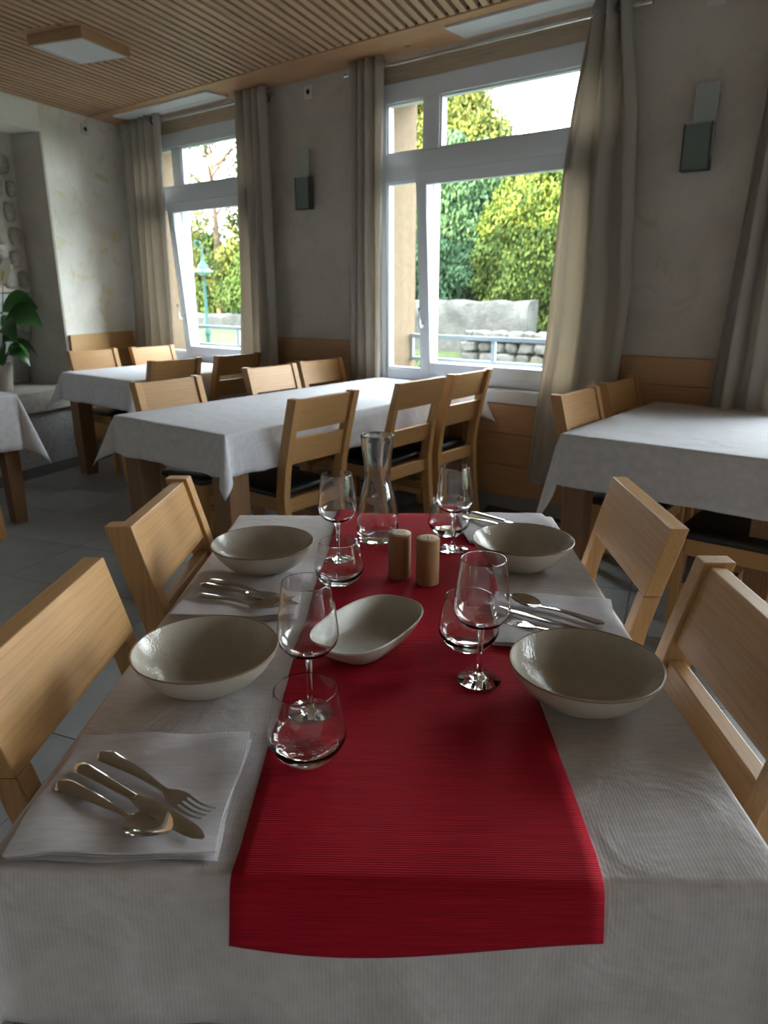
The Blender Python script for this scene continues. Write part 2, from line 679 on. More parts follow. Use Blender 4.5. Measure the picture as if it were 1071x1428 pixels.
for q in st:
    if q[0] == 'side':
        M = LWM @ Matrix.Translation((tc - 0.16, (q[1] + q[2]) / 2, (q[3] + q[4]) / 2)) @ Matrix.Rotation(pi / 2, 4, 'Z')
        pebble('stone', (q[2] - q[1]) / 2, 0.035, (q[4] - q[3]) / 2, 'field_stone', niche, M)
    else:
        M = LWM @ Matrix.Translation(((q[0] + q[1]) / 2, q[4], (q[2] + q[3]) / 2))
        pebble('stone', (q[1] - q[0]) / 2, 0.035, (q[3] - q[2]) / 2, 'field_stone', niche, M)
mb = MB()
rings = []
for z, d in ((0.581, 0.0), (0.8, 0.015), (1.0, -0.01), (1.15, 0.01), (1.298, -0.015)):
    rings.append([LWM @ Vector(p + (z,)) for p in ((tc - 0.76, 0.32 + 0.1 * (1.3 - z) - d), (tc - 0.0135, 0.30 + 0.19 * (1.3 - z) + d), (tc - 0.0135, 0.618), (tc - 0.76, 0.618))])
mb.loft(rings)
struct(mb.build('trim_6', 'granite', bevel=0.02))

# right wall and back wall, both out of frame
struct(MB().box(7.0, 7.3, -2.75, 3.859, 0, CEIL + 0.05).build('wall_right', 'plain_white'))
struct(MB().box(-4.3, 7.3, -2.95, -2.7505, 0, CEIL + 0.05).build('wall_back', 'plaster'))

# ceiling: dark backing, separate slats, a pine soffit along the window wall
mb = MB()
mb.box(-9.4, 7.3, -2.95, 4.24, CEIL + 0.041, CEIL + 0.15)
ceiling = struct(mb.build('ceiling', 'slat_back'))
YS = 3.515
mb = MB()
mb.box(-6.6, 6.99, YS, YW - 0.001, CEIL, CEIL + 0.04)
so = mb.build('soffit_board', 'pine_x', ceiling)
mb = MB()
mb.box(-6.6, 6.99, YS - 0.016, YS - 0.002, CEIL + 0.012, CEIL + 0.04)
mb.build('soffit_edge', 'slat_back', ceiling)
PITCHS, SW = 0.0612, 0.036
q0 = PV @ Vector((-5.95, YW, 0))
smesh = {}
i = 0
while True:
    d = q0 + 0.004 + SW / 2 + i * PITCHS
    # slat line: PV*d + SV*s ; end at y = YS-0.018 (front), back end at y = -2.7 or left wall
    s1 = (YS - 0.018 - PV.y * d) / SV.y
    s0 = (-2.72 - PV.y * d) / SV.y
    x_at = (PV * d + SV * s1).x
    if (PV * d + SV * s1).x > 6.9:
        break
    # right end: keep x < 3.38
    if (PV * d + SV * s0).x > 6.97:
        s0 = (6.97 - PV.x * d) / SV.x
    if s1 - s0 > 0.1:
        mb = MB()
        k = SW / 2
        sl = PV.y / SV.y * k
        # ends cut to the line of the soffit
        vs = []
        for z in (0, 0.03):
            for (px, py) in ((-k, 0), (k, 0), (k, -(s1 - s0)), (-k, -(s1 - s0))):
                vs.append((px, py + (-sl if px > 0 else sl) * (1 if py == 0 else 0), z))
        mb.add(vs, [(3, 2, 1, 0), (4, 5, 6, 7), (0, 1, 5, 4), (1, 2, 6, 5), (2, 3, 7, 6), (3, 0, 4, 7)])
        o = mb.build('slat', 'slat_wood', ceiling)
        p = PV * d + SV * s1
        o.location = (p.x, p.y, CEIL)
        o.rotation_euler = (0, 0, SA - pi / 2)
    i += 1

# thin white boards set on the soffit above the windows
for k, (a, b) in enumerate(((-5.62, -4.46), (-2.48, -1.30))):
    t = empty('ceiling_panel', ((a + b) / 2, 3.695, CEIL - 0.014))
    MB().box(a - (a + b) / 2, b - (a + b) / 2, -0.098, 0.098, 0, 0.014).build('panel_board', 'white_panel', t, bevel=0.003)
    MB().box(a - (a + b) / 2 + 0.10, b - (a + b) / 2 - 0.02, 0.03, 0.036, -0.002, 0).build('seam_strip', 'switch_white', t)
    tag(t, ['long white panel on the pine soffit over the left window', 'long white panel on the pine soffit over the middle window'][k], 'ceiling panel', 'white soffit panels')

# tiled skirting
mb = MB()
mb.box(-5.93, 6.99, YW - 0.012, YW - 0.0005, 0, 0.08)
struct(mb.build('baseboard_front', 'floor_tile'))
mb = MB()
mb.box(tc, -0.02, -0.012, -0.0005, 0, 0.08, M=LWM)
struct(mb.build('baseboard_left', 'floor_tile'))


# pine wainscot: each board its own piece
def wainscot(n, x0, x1, top, M=None, axis='pine_x'):
    root = None
    zs = [0.082, 0.275, 0.47, ZB - 0.022]
    if top > 0.8:
        zs = [0.082, 0.275, 0.47, 0.67, 0.83, top]
    root = empty('trim_%d' % n)
    struct(root)
    for i in range(len(zs) - 1):
        o = MB().box(x0, x1, YW - 0.024 if M is None else -0.024, YW - 0.0005 if M is None else -0.0005, zs[i] + 0.0015, zs[i + 1] - 0.0015, M=M).build('plank', axis, root, bevel=0.002)
    return root


tn_ = 10
xs = [(-5.92, WX[0][0]), WX[0], (WX[0][1], WX[1][0]), WX[1], (WX[1][1], WX[2][0]), WX[2], (WX[2][1], WX[3][0]), WX[3], (WX[3][1], WX[4][0]), WX[4]]
for k, (a, b) in enumerate(xs):
    if b - a > 2:
        continue
    wainscot(tn_, a + 0.001, b - 0.001, ZB if k % 2 else 0.972)
    tn_ += 1
wainscot(tn_, tc + 0.012, -0.03, 0.972, LWM, 'pine_y')
tn_ += 1

# ------------------------------------------------------------------ windows
FY0, FY1 = 3.895, 3.965


def make_window(n, x0, x1):
    r = empty('window_%d' % n, (x0, 0, 0))
    struct(r)
    W_ = x1 - x0
    mb = MB()
    fo = 0.045
    xm0, xm1 = 0.33, 0.445                       # mullion
    zt0, zt1 = 1.955, 2.115                      # transom
    mb.box(0, fo, FY0, FY1, 0.735, ZT)
    mb.box(W_ - fo, W_, FY0, FY1, 0.735, ZT)
    mb.box(fo, W_ - fo, FY0, FY1, ZT - 0.105, ZT)
    mb.box(fo, W_ - fo, FY0, FY1, 0.735, 0.80)
    mb.box(fo, W_ - fo, FY0, FY1, zt0, zt1)
    mb.box(xm0, xm1, FY0, FY1, zt1, ZT - 0.105)
    mb.box(xm0, xm1 - 0.03, FY0 + 0.004, FY1, 0.80, zt0)
    mb.build('window_frame', 'white_pvc', r, bevel=0.004)
    # raised profiles
    mb = MB()
    for (a, b, c, d) in ((fo, xm0, zt1, ZT - 0.105), (xm1, W_ - fo, zt1, ZT - 0.105), (fo, xm0, 0.80, zt0)):
        e = 0.012
        mb.box(a, a + e, FY0 + 0.012, FY1 - 0.01, c, d)
        mb.box(b - e, b, FY0 + 0.012, FY1 - 0.01, c, d)
        mb.box(a + e, b - e, FY0 + 0.012, FY1 - 0.01, c, c + e)
        mb.box(a + e, b - e, FY0 + 0.012, FY1 - 0.01, d - e, d)
    mb.build('glazing_bead', 'white_pvc', r)
    for (a, b, c, d) in ((fo, xm0, zt1, ZT - 0.105), (xm1, W_ - fo, zt1, ZT - 0.105), (fo, xm0, 0.80, zt0)):
        MB().box(a, b, FY0 + 0.030, FY0 + 0.034, c, d).build('pane', 'window_pane', r)
    MB().box(0.003, W_ - 0.003, FY0 + 0.005, FY1, ZT + 0.001, ZT + 0.098).build('shutter_box', 'box_wood', r)
    MB().box(0.002, W_ - 0.002, YW - 0.03, FY1, ZB - 0.018, 0.735).build('window_sill', 'white_pvc', r, bevel=0.006)
    # the opening sash, tilted inwards about its bottom edge
    s = empty('sash', (0, FY0, 0.785))
    s.parent = r
    s.rotation_euler = (radians(3.9), 0, 0)
    sx0, sx1, sh, sw = xm0 + 0.02, W_ - 0.02, 1.955 - 0.785 + 0.03, 0.075
    mb = MB()
    t0, t1 = -0.022, 0.05
    mb.box(sx0, sx0 + sw, t0, t1, 0, sh)
    mb.box(sx1 - sw, sx1, t0, t1, 0, sh)
    mb.box(sx0 + sw, sx1 - sw, t0, t1, 0, sw)
    mb.box(sx0 + sw, sx1 - sw, t0, t1, sh - sw, sh)
    mb.build('sash_frame', 'white_pvc', s, bevel=0.004)
    MB().box(sx0 + sw, sx1 - sw, 0.012, 0.016, sw, sh - sw).build('pane', 'window_pane', s)
    hb = MB()
    hx = sx0 + 0.036
    hb.box(hx - 0.014, hx + 0.014, t0 - 0.010, t0, 0.27, 0.34)
    hb.tube([(hx, t0 - 0.005, 0.305), (hx, t0 - 0.045, 0.305), (hx, t0 - 0.05, 0.33), (hx, t0 - 0.048, 0.42)], [0.009, 0.009, 0.010, 0.008], 8)
    hb.build('window_handle', 'white_panel', s, smooth=40)
    # ochre rendered reveal outside
    mb = MB()
    mb.box(0.0, 0.012, FY1 + 0.001, WT + 0.01, 0.66, ZT + 0.09)
    mb.box(W_ - 0.012, W_, FY1 + 0.001, WT + 0.01, 0.66, ZT + 0.09)
    mb.box(0.012, W_ - 0.012, FY1 + 0.001, WT + 0.01, ZT - 0.02, ZT + 0.09)
    mb.box(0.012, W_ - 0.012, FY1 + 0.001, WT + 0.03, 0.655, 0.70)
    mb.build('outer_reveal', 'ochre_render', r)
    # guard rail outside
    g_ = MB()
    g_.box(0.0, W_, 4.205, 4.235, 0.985, 1.012)
    g_.box(0.0, W_, 4.205, 4.235, 0.83, 0.855)
    for xx in (0.0, W_ / 2 - 0.09, W_ - 0.03):
        g_.box(xx, xx + 0.03, 4.21, 4.23, 0.855, 0.985)
    g_.build('guard_rail', 'rail_metal', r)
    return r


def added_glazing(n, x0, x1):
    r = empty('window_%d' % n, (x0, 0, 0))  # unseen wide glazing, added to let more daylight into the room
    struct(r)
    W_ = x1 - x0
    mb = MB()
    for xx in (0, W_ / 2 - 0.05, W_ - 0.10):
        mb.box(xx, xx + 0.10, FY0, FY1, 0.12, ZT + 0.10)
    mb.box(0.001, W_ - 0.001, FY0 + 0.001, FY1 - 0.001, 0.12, 0.22)
    mb.box(0.001, W_ - 0.001, FY0 + 0.001, FY1 - 0.001, ZT, ZT + 0.10)
    mb.build('window_frame', 'white_pvc', r)
    for xx in (0.10, W_ / 2 + 0.05):
        MB().box(xx, xx + W_ / 2 - 0.15, FY0 + 0.03, FY0 + 0.034, 0.22, ZT).build('pane', 'window_pane', r)


for k, (a, b) in enumerate(WX):
    (make_window if b - a < 2 else added_glazing)(k + 1, a, b)
# ------------------------------------------------------------------ curtains on rods
ROD_Z, ROD_Y = 2.565, 3.765


def rod(x0, x1, label):
    t = empty('curtain_rod', ((x0 + x1) / 2, ROD_Y, ROD_Z))
    h = (x1 - x0) / 2
    MB().tube([(-h, 0, 0), (h, 0, 0)], 0.009, 12).build('rod', 'steel', t, smooth=40)
    for s_ in (-1, 1):
        MB().tube([(s_ * (h - 0.004), 0, 0), (s_ * (h + 0.03), 0, 0)], [0.010, 0.012], 12).build('finial', 'steel', t, smooth=40)
    for xx in (-h + 0.04, 0, h - 0.04):
        MB().tube([(xx, 0.002, 0.005), (xx, 0.045, 0.02), (xx, YW - ROD_Y - 0.001, 0.03)], 0.005, 8).build('bracket', 'steel', t, smooth=40)
    tag(t, label, 'curtain rod', 'curtain rods')


def curtain(xt, xb, label, nf=5, amp=0.042, zb=0.22, seed=0, zt=2.615, left=None, right=None, rings=()):
    """pleated sheet between top span xt and bottom span xb, hung from the rod by eyelets"""
    r_ = random.Random(seed)
    nu, nv = nf * 16, 30
    ph = r_.uniform(0, 6)
    pts = []
    for j in range(nv + 1):
        q = j / nv
        z = zt + (zb - zt) * q
        e = q ** 1.15
        x0 = xt[0] + (xb[0] - xt[0]) * e
        x1 = xt[1] + (xb[1] - xt[1]) * (q ** 0.8)
        if left:
            x0 = float(np.interp(-z, [-k_[0] for k_ in left], [k_[1] for k_ in left]))
        if right:
            x1 = float(np.interp(-z, [-k_[0] for k_ in right], [k_[1] for k_ in right]))
        row = []
        for i in range(nu + 1):
            u = i / nu
            uu = u + 0.018 * sin(5.3 * q + 7 * u + ph) * q
            a = amp * (1.0 - 0.25 * q + 0.22 * sin(3 * q + 9 * u + ph))
            y = ROD_Y + a * sin(2 * pi * nf * uu + 0.6 * q * sin(4 * u + ph))
            y += 0.012 * q * sin(11 * u + 4 * q + ph)
            x = x0 + (x1 - x0) * u + 0.010 * cos(4 * pi * nf * uu) * (1 - 0.5 * q)
            row.append((x, y - 0.01, z - 0.012 * q * sin(6 * u + ph)))
        pts.append(row)
    mb = MB()
    vs = [p for r in pts for p in r]
    fs = [(j * (nu + 1) + i, j * (nu + 1) + i + 1, (j + 1) * (nu + 1) + i + 1, (j + 1) * (nu + 1) + i) for j in range(nv) for i in range(nu)]
    mb.add(vs, fs)
    root = empty('curtain', ((xt[0] + xt[1]) / 2, ROD_Y, zb))
    T_ = Matrix.Translation(-root.location)
    o = mb.build('curtain_panel', 'curtain_cloth', root, smooth=80, M=T_)
    md = o.modifiers.new('thick', 'SOLIDIFY')
    md.thickness = 0.002
    hem = MB()
    # hem band at the foot
    row = pts[-1]
    row2 = pts[-2]
    vs = []
    for p, p2 in zip(row, row2):
        vs += [(p[0], p[1] - 0.003, p[2]), (p2[0], p2[1] - 0.003, p2[2] * 0.9 + p[2] * 0.1)]
    hem.add(vs, [(2 * i, 2 * i + 2, 2 * i + 3, 2 * i + 1) for i in range(nu)])
    hem.build('hem', 'curtain_cloth', o, smooth=80, M=T_)
    for u in rings:
        i = int(u * nu)
        x = xt[0] + (xt[1] - xt[0]) * u
        rg = MB()
        ring = []
        p = pts[0][i]
        n = 20
        prof = [(0.016, -0.005), (0.030, -0.006), (0.032, 0.0), (0.030, 0.006), (0.016, 0.005)]
        rg.lathe(prof, n, mi=0, closed=True)
        M = T_ @ Matrix.Translation((x, p[1], ROD_Z)) @ Matrix.Rotation(radians(62), 4, 'Z') @ Matrix.Rotation(pi / 2, 4, 'X')
        rg.build('eyelet', 'dark_metal', o, smooth=40, M=M)
    tag(root, label, 'curtain', 'long beige eyelet curtains')
    return root


rod(-5.78, -4.03, 'thin steel curtain rod over the left window')
rod(-3.30, -1.47, 'thin steel curtain rod over the middle window, its right end showing past the curtain')
rod(-0.86, 0.92, 'thin steel curtain rod of the rightmost window, behind its curtain')
curtain((-5.75, -5.24), (-5.91, -5.30), 'beige eyelet curtain left of the left window, nearest the room corner', 5, 0.04, seed=1, rings=(0.05, 0.93))
curtain((-4.345, -4.03), (-4.49, -4.03), 'grey beige eyelet curtain between the left window and its wall lamp', 4, 0.045, seed=2, rings=(0.1, 0.82))
curtain((-3.295, -3.02), (-3.33, -3.07), 'narrow gathered curtain on the left side of the middle window', 4, 0.045, seed=3, rings=(0.1, 0.86))
curtain((-1.715, -1.565), (-1.935, -1.43), 'curtain right of the middle window, flaring wide to the left at its foot', 3, 0.040, seed=4, left=[(2.62, -1.735), (2.4, -1.775), (2.18, -1.815), (1.86, -1.845), (1.06, -1.872), (0.22, -1.945)], right=[(2.62, -1.555), (2.14, -1.475), (1.33, -1.42), (0.78, -1.45), (0.22, -1.5)], rings=(0.15, 0.86))
curtain((-0.89, -0.60), (-1.02, -0.55), 'curtain at the right picture edge behind the right table', 4, 0.045, seed=5, rings=(0.1, 0.86))
curtain((0.62, 0.90), (0.60, 0.95), 'curtain beyond the right picture edge on the same window', 4, 0.045, seed=6, rings=(0.1, 0.86))

# ------------------------------------------------------------------ wall fittings


def sconce(x, label, dx):
    t = empty('wall_lamp', (x, YW, 1.84))
    MB().box(-0.05, 0.05, -0.02, -0.001, 0.0, 0.19).build('back_plate', 'dark_metal', t, bevel=0.002)
    MB().box(-0.062, 0.058, -0.062, -0.054, 0.0, 0.195).build('lower_glass', 'grey_green_glass', t, bevel=0.002)
    mb = MB()
    mb.box(-0.066, -0.0625, -0.066, -0.02, -0.004, 0.20)
    mb.box(0.0585, 0.062, -0.066, -0.02, -0.004, 0.20)
    mb.box(-0.062, 0.058, -0.066, -0.02, -0.004, -0.0005)
    mb.build('bracket', 'dark_metal', t)
    MB().box(-0.045 + dx, 0.055 + dx, -0.052, -0.045, 0.05, 0.365).build('upper_glass', 'frosted_glass', t, bevel=0.002)
    tag(t, label, 'wall lamp', 'glass wall lamps')


sconce(-3.765, 'slim grey glass wall lamp between the two windows', 0.0)
sconce(-1.185, 'slim grey glass wall lamp on the pier right of the middle window', 0.012)


def socket(M, label):
    t = empty('wall_socket')
    t.matrix_world = M
    cp_ = MB().box(-0.04, 0.04, -0.012, -0.0005, -0.04, 0.04).build('cover_plate', 'switch_white', t, bevel=0.004)
    mb = MB()
    mb.lathe([(0.016, 0), (0.016, 0.003), (0.011, 0.004)], 20)
    mb.build('socket_hole', 'hole_dark', cp_, M=Matrix.Translation((0, -0.012, 0)) @ Matrix.Rotation(pi / 2, 4, 'X'))
    tag(t, label, 'socket', 'white sockets under the ceiling')


socket(Matrix.Translation((-3.73, YW, 2.555)), 'white square socket high on the wall above the left wall lamp')
socket(Matrix.Translation((-1.185, YW, 2.56)), 'white square socket high on the wall above the right wall lamp')
p = LW0 + SV * lw_t(3.46)
socket(Matrix.Translation((p.x, p.y, 2.535)) @ Matrix.Rotation(SA - pi, 4, 'Z') @ Matrix.Rotation(pi, 4, 'Z') @ Matrix.Rotation(0, 4, 'Z'), 'white socket with a dark hole on the left wall near the corner')

# square ceiling lamp
t = empty('ceiling_lamp', (-4.167, 2.505, 2.573), SA - pi / 2)
h = 0.187
mb = MB()
e = 0.016
mb.box(-h, h, -h, -h + e, 0, 0.0525)
mb.box(-h, h, h - e, h, 0, 0.0525)
mb.box(-h, -h + e, -h + e, h - e, 0, 0.0525)
mb.box(h - e, h, -h + e, h - e, 0, 0.0525)
lf_ = mb.build('lamp_frame', 'lamp_wood', t, bevel=0.002)
mb = MB()
k = h - e - 0.0005
mb.box(-k, k, -k, -k + 0.012, -0.001, 0.01)
mb.box(-k, k, k - 0.012, k, -0.001, 0.01)
mb.box(-k, -k + 0.012, -k + 0.012, k - 0.012, -0.001, 0.01)
mb.box(k - 0.012, k, -k + 0.012, k - 0.012, -0.001, 0.01)
mb.build('white_rim', 'white_panel', t)
MB().box(-k + 0.0125, k - 0.0125, -k + 0.0125, k - 0.0125, 0.002, 0.012).build('diffuser', 'lamp_diffuser', lf_)
MB().box(-h - 0.03, h + 0.03, -h - 0.05, h + 0.03, 0.053, 0.0568).build('mounting_board', 'pine_x', t)
tag(t, 'square wood framed flat lamp, unlit, on the slatted ceiling', 'ceiling lamp')


# ------------------------------------------------------------------ tables
def table(name, label, M, L, W_, leg=0.09, inset=0.012, top=0.747, group=None):
    """M: matrix of the table centre on the floor, local x along the length"""
    t = empty(name)
    t.matrix_world = M
    MB().box(-L / 2, L / 2, -W_ / 2, W_ / 2, top - 0.028, top).build('tabletop', 'oak_x', t, bevel=0.003)
    a, b = L / 2 - inset, W_ / 2 - inset
    mb = MB()
    for s_ in (-1, 1):
        mb.box(-a + leg, a - leg, s_ * (b - 0.03) - 0.011, s_ * (b - 0.03) + 0.011, top - 0.11, top - 0.0285)
        mb.box(s_ * (a - 0.03) - 0.011, s_ * (a - 0.03) + 0.011, -b + leg, b - leg, top - 0.11, top - 0.0285)
    mb.build('apron', 'oak_x', t)
    for sx in (-1, 1):
        for sy in (-1, 1):
            x0, x1 = sorted((sx * a, sx * (a - leg)))
            y0, y1 = sorted((sy * b, sy * (b - leg)))
            m2 = MB()
            cx, cy = sx * (a - leg / 2), sy * (b - leg / 2)
            rings = []
            for z, k2 in ((0, 0.84), (0.06, 0.90), (0.25, 1.0), (top - 0.029, 1.0)):
                hh = leg / 2 * k2
                rings.append([(cx - hh, cy - hh, z), (cx + hh, cy - hh, z), (cx + hh, cy + hh, z), (cx - hh, cy + hh, z)])
            m2.loft(rings)
            m2.build('leg', 'table_oak', t, bevel=0.004)
    tag(t, label, 'table', group)
    return t


def cloth(name, label, M, L, W_, drop, matn, seed=0, flare=0.30, rip=0.007, drops=None, top=0.75, corner=1.0, corner_extra=None, group=None):
    """draped rectangular cloth: flat top, rounded edge, hanging sides, coned corners"""
    r_ = random.Random(seed)
    a, b = L / 2 + 0.004, W_ / 2 + 0.004
    nc = 12
    per = []        # (px, py, nx, ny, kind phi, drop)
    d4 = drops or (drop, drop, drop, drop)       # +x, +y, -x, -y sides
    nL, nW = max(24, int(L / 0.03)), max(16, int(W_ / 0.03))
    corners = [(a, -b, -90), (a, b, 0), (-a, b, 90), (-a, -b, 180)]
    cx_extra = corner_extra or (1, 1, 1, 1)

    def side(p0, p1, n, nx, ny, d):
        for i in range(1, n):
            q = i / n
            per.append((p0[0] + (p1[0] - p0[0]) * q, p0[1] + (p1[1] - p0[1]) * q, nx, ny, None, d, q))

    for k in range(4):
        cx, cy, a0 = corners[k]
        dA = d4[(k + 3) % 4] if k else d4[3]
        dB = d4[k]
        for i in range(nc + 1):
            ph = i / nc * pi / 2
            an = radians(a0) + ph
            d = min(dA / max(cos(ph), 1e-4), dB / max(sin(ph), 1e-4))
            dd = 1 + (corner * cx_extra[k] - 1) * sin(2 * ph)
            per.append((cx, cy, cos(an), sin(an), ph, d * dd, k))
        nx_, ny_ = cos(radians(a0 + 90)), sin(radians(a0 + 90))
        c2 = corners[(k + 1) % 4]
        side((cx, cy), (c2[0], c2[1]), nL if k in (1, 3) else nW, nx_, ny_, d4[k])
    n = len(per)
    ph0 = [r_.uniform(0, 6.28) for _ in range(6)]
    rows = []
    zt = top
    rr = 0.007
    hang = 9
    # inset top ring, rounding, hang
    for j in range(4 + hang):
        row = []
        for i, (px, py, nx, ny, ph, d, q) in enumerate(per):
            if j <= 3:
                al = j / 3 * pi / 2
                o_ = -rr + rr * sin(al)
                z = zt - rr + rr * cos(al)
                if ph is not None:        # corner arcs share one centre so that the top can be a plain grid
                    ccx, ccy = math.copysign(a - rr, px), math.copysign(b - rr, py)
                    row.append((ccx + nx * rr * sin(al), ccy + ny * rr * sin(al), z))
                else:
                    qx = px * (a - rr) / a if abs(ny) > 0.5 else px
                    qy = py * (b - rr) / b if abs(nx) > 0.5 else py
                    row.append((qx + nx * o_, qy + ny * o_, z))
            else:
                vq = (j - 3) / hang
                dep = d * vq
                if ph is None:
                    s_ = px * nx * 0 + (px if abs(ny) > 0.5 else py)
                    wv = rip * (sin(s_ * 19 + ph0[0]) + 0.6 * sin(s_ * 41 + ph0[1]) + 0.8 * sin(s_ * 8 + ph0[2])) * vq
                    e2 = min(q, 1 - q)
                    blend = min(1, e2 / 0.06)
                    o_ = 0.004 + (wv + rip * 1.2) * blend * (0.25 + 0.75 * vq) + 0.01 * vq
                    qx = px * (a - rr) / a if abs(ny) > 0.5 else px
                    qy = py * (b - rr) / b if abs(nx) > 0.5 else py
                    row.append((qx + nx * o_, qy + ny * o_, zt - rr - dep))
                else:
                    sw = sin(2 * ph)
                    o_ = 0.004 + 0.01 * vq
                    fl = flare * dep * sw ** 1.5
                    zc = dep * math.sqrt(max(0.05, 1 - (flare * sw) ** 2))
                    ccx, ccy = math.copysign(a - rr, px), math.copysign(b - rr, py)
                    row.append((ccx + nx * (rr + o_ + fl), ccy + ny * (rr + o_ + fl), zt - rr - zc))
        rows.append(row)
    mb = MB()
    mb.loft(rows, True, False)
    # flat top: a regular grid whose border points meet the side points
    ax, ay = a - rr, b - rr
    gv = []
    for iy in range(nW + 1):
        for ix in range(nL + 1):
            gv.append((-ax + 2 * ax * ix / nL, -ay + 2 * ay * iy / nW, zt))
    mb.add(gv, [(iy * (nL + 1) + ix, iy * (nL + 1) + ix + 1, (iy + 1) * (nL + 1) + ix + 1, (iy + 1) * (nL + 1) + ix) for iy in range(nW) for ix in range(nL)])
    o = mb.build(name, matn, None, smooth=75)
    o.matrix_world = M
    md = o.modifiers.new('thick', 'SOLIDIFY')
    md.thickness = 0.0012
    md.offset = 1
    tag(o, label, 'tablecloth', group)
    return o


MT, MBc = 1.166, -0.02
MMAIN = Matrix.Translation(tb(MT, MBc)) @ Matrix.Rotation(TA, 4, 'Z')
MLn, MWd = 1.185, 0.795
table('dining_table', 'oak dining table in the foreground set for four', MMAIN, MLn, MWd, 0.075, 0.012)
cloth('tablecloth', 'light grey woven tablecloth on the foreground table under the red runner', MMAIN, MLn, MWd, 0.172, 'cloth_main', 3, 0.25, 0.004)


def wall_table(name, label, x0, x1, y0, y1, leg=0.10):
    M = Matrix.Translation(((x0 + x1) / 2, (y0 + y1) / 2, 0)) @ Matrix.Rotation(pi / 2, 4, 'Z')
    table(name, label, M, y1 - y0, x1 - x0, leg, 0.02, group=None)
    return M


M = wall_table('dining_table', 'long oak table under the middle window with thick square legs', -3.08, -2.285, 1.82, 3.75, 0.11)
cloth('tablecloth', 'pale grey cloth on the long table under the middle window', M, 1.93, 0.795, 0.165, 'cloth_grey', 11, 0.42, 0.008, corner=1.10)
M = wall_table('dining_table', 'oak table in the left corner under the left window', -5.10, -4.22, 2.64, 3.70, 0.11)
cloth('tablecloth', 'grey cloth on the left corner table beside the stone niche', M, 1.06, 0.88, 0.185, 'cloth_grey', 12, 0.42, 0.008, corner=1.10)
M = wall_table('dining_table', 'wide oak table at the right under the rightmost window', -1.24, -0.40, 2.68, 3.78, 0.09)
cloth('tablecloth', 'grey cloth on the right table with a long hanging left corner', M, 1.10, 0.84, 0.20, 'cloth_grey', 13, 0.20, 0.004, corner=1.1, corner_extra=(1, 1, 1.35, 1))
M = Matrix.Translation((-4.70, 1.50, 0))
table('dining_table', 'oak table cut off by the left picture edge', M, 1.06, 0.75, 0.085, 0.02)
cloth('tablecloth', 'pale cloth corner hanging at the left picture edge', M, 1.06, 0.75, 0.30, 'cloth_grey', 14, 0.30, 0.010)

# runner
t0, t1, b0, b1 = 0.556, 1.772, -0.166, 0.196
mb = MB()
rows = []
hang = 0.066
path = [(t0 + 0.004, 0.7537 - 0.007)]
prof = []
nh = 8
for i in range(nh + 1):
    q = i / nh
    prof.append(('h', q))
rows = []
nb = 24
edge_t = MT - MLn / 2 - 0.011
for i in range(nh + 1):                      # hanging flap from foot to edge
    q = i / nh
    row = []
    for k in range(nb + 1):
        u = k / nb
        bb = b0 + (b1 - b0) * u
        low = hang * (0.80 + 0.30 * sin(pi * (0.15 + 0.80 * u)))
        flare = 0.010 * (1 - q) * (0.5 + 0.5 * sin(5 * u + 0.5)) + 0.002
        row.append((edge_t - flare - 0.002, bb - 0.003 * (1 - q) + 0.006 * u * (1 - q), 0.7445 - low * (1 - q)))
    rows.append(row)
for i in range(1, 4):
    al = i / 3 * pi / 2
    rows.append([(edge_t - 0.002 + 0.010 * (1 - cos(al)), b0 + (b1 - b0) * k / nb, 0.7445 + 0.009 * sin(al)) for k in range(nb + 1)])
for i in range(1, 41):
    q = i / 40
    rows.append([(edge_t + 0.008 + (MT + MLn / 2 + 0.008 - edge_t - 0.008) * q,
                  b0 + (b1 - b0) * k / nb + 0.002 * sin(7 * q + 2) - 0.012 * q * (k / nb) + 0.0,
                  0.7535 + 0.0010 * (1 + sin(9 * q + 3 * k / nb))) for k in range(nb + 1)])
for i in range(1, 5):
    q = i / 4
    rows.append([(MT + MLn / 2 + 0.008 + 0.010 * min(1, 2 * q), b0 + (b1 - b0) * k / nb - 0.012 * k / nb, 0.754 - 0.04 * q * q) for k in range(nb + 1)])
mb.loft(rows, False, False)
MR = Matrix(((TV.x, BV.x, 0, 0), (TV.y, BV.y, 0, 0), (0, 0, 1, 0), (0, 0, 0, 1)))      # (t,b,z) -> world, mirrored frame
RT = Matrix.Rotation(TA, 4, 'Z')
o = MB()
o.v = [(p[0] - MT, -p[1], p[2]) for p in mb.v]
o.f, o.m = mb.f, mb.m
o = o.build('table_runner', 'runner_red', None, smooth=60)
o.matrix_world = Matrix.Translation(tb(MT, 0)) @ RT
md = o.modifiers.new('thick', 'SOLIDIFY')
md.thickness = 0.0016
md.offset = 1
tag(o, 'ribbed red table runner down the middle of the foreground table', 'table runner')

# ------------------------------------------------------------------ chairs
PROF = [(0.0, -0.235), (0.12, -0.215), (0.30, -0.196), (0.44, -0.190), (0.55, -0.203), (0.66, -0.228), (0.76, -0.254), (0.876, -0.286)]


def prof_y(z):
    for (z0, y0), (z1, y1) in zip(PROF, PROF[1:]):
        if z <= z1:
            return y0 + (y1 - y0) * (z - z0) / (z1 - z0)
    return PROF[-1][1]


def board(x0, x1, z0, z1, th, off=0.0, n=4):
    mb = MB()
    rings = []
    for i in range(n + 1):
        z = z0 + (z1 - z0) * i / n
        y = prof_y(z) + off
        rings.append([(x0, y - th / 2, z), (x1, y - th / 2, z), (x1, y + th / 2, z), (x0, y + th / 2, z)])
    mb.loft(rings)
    return mb


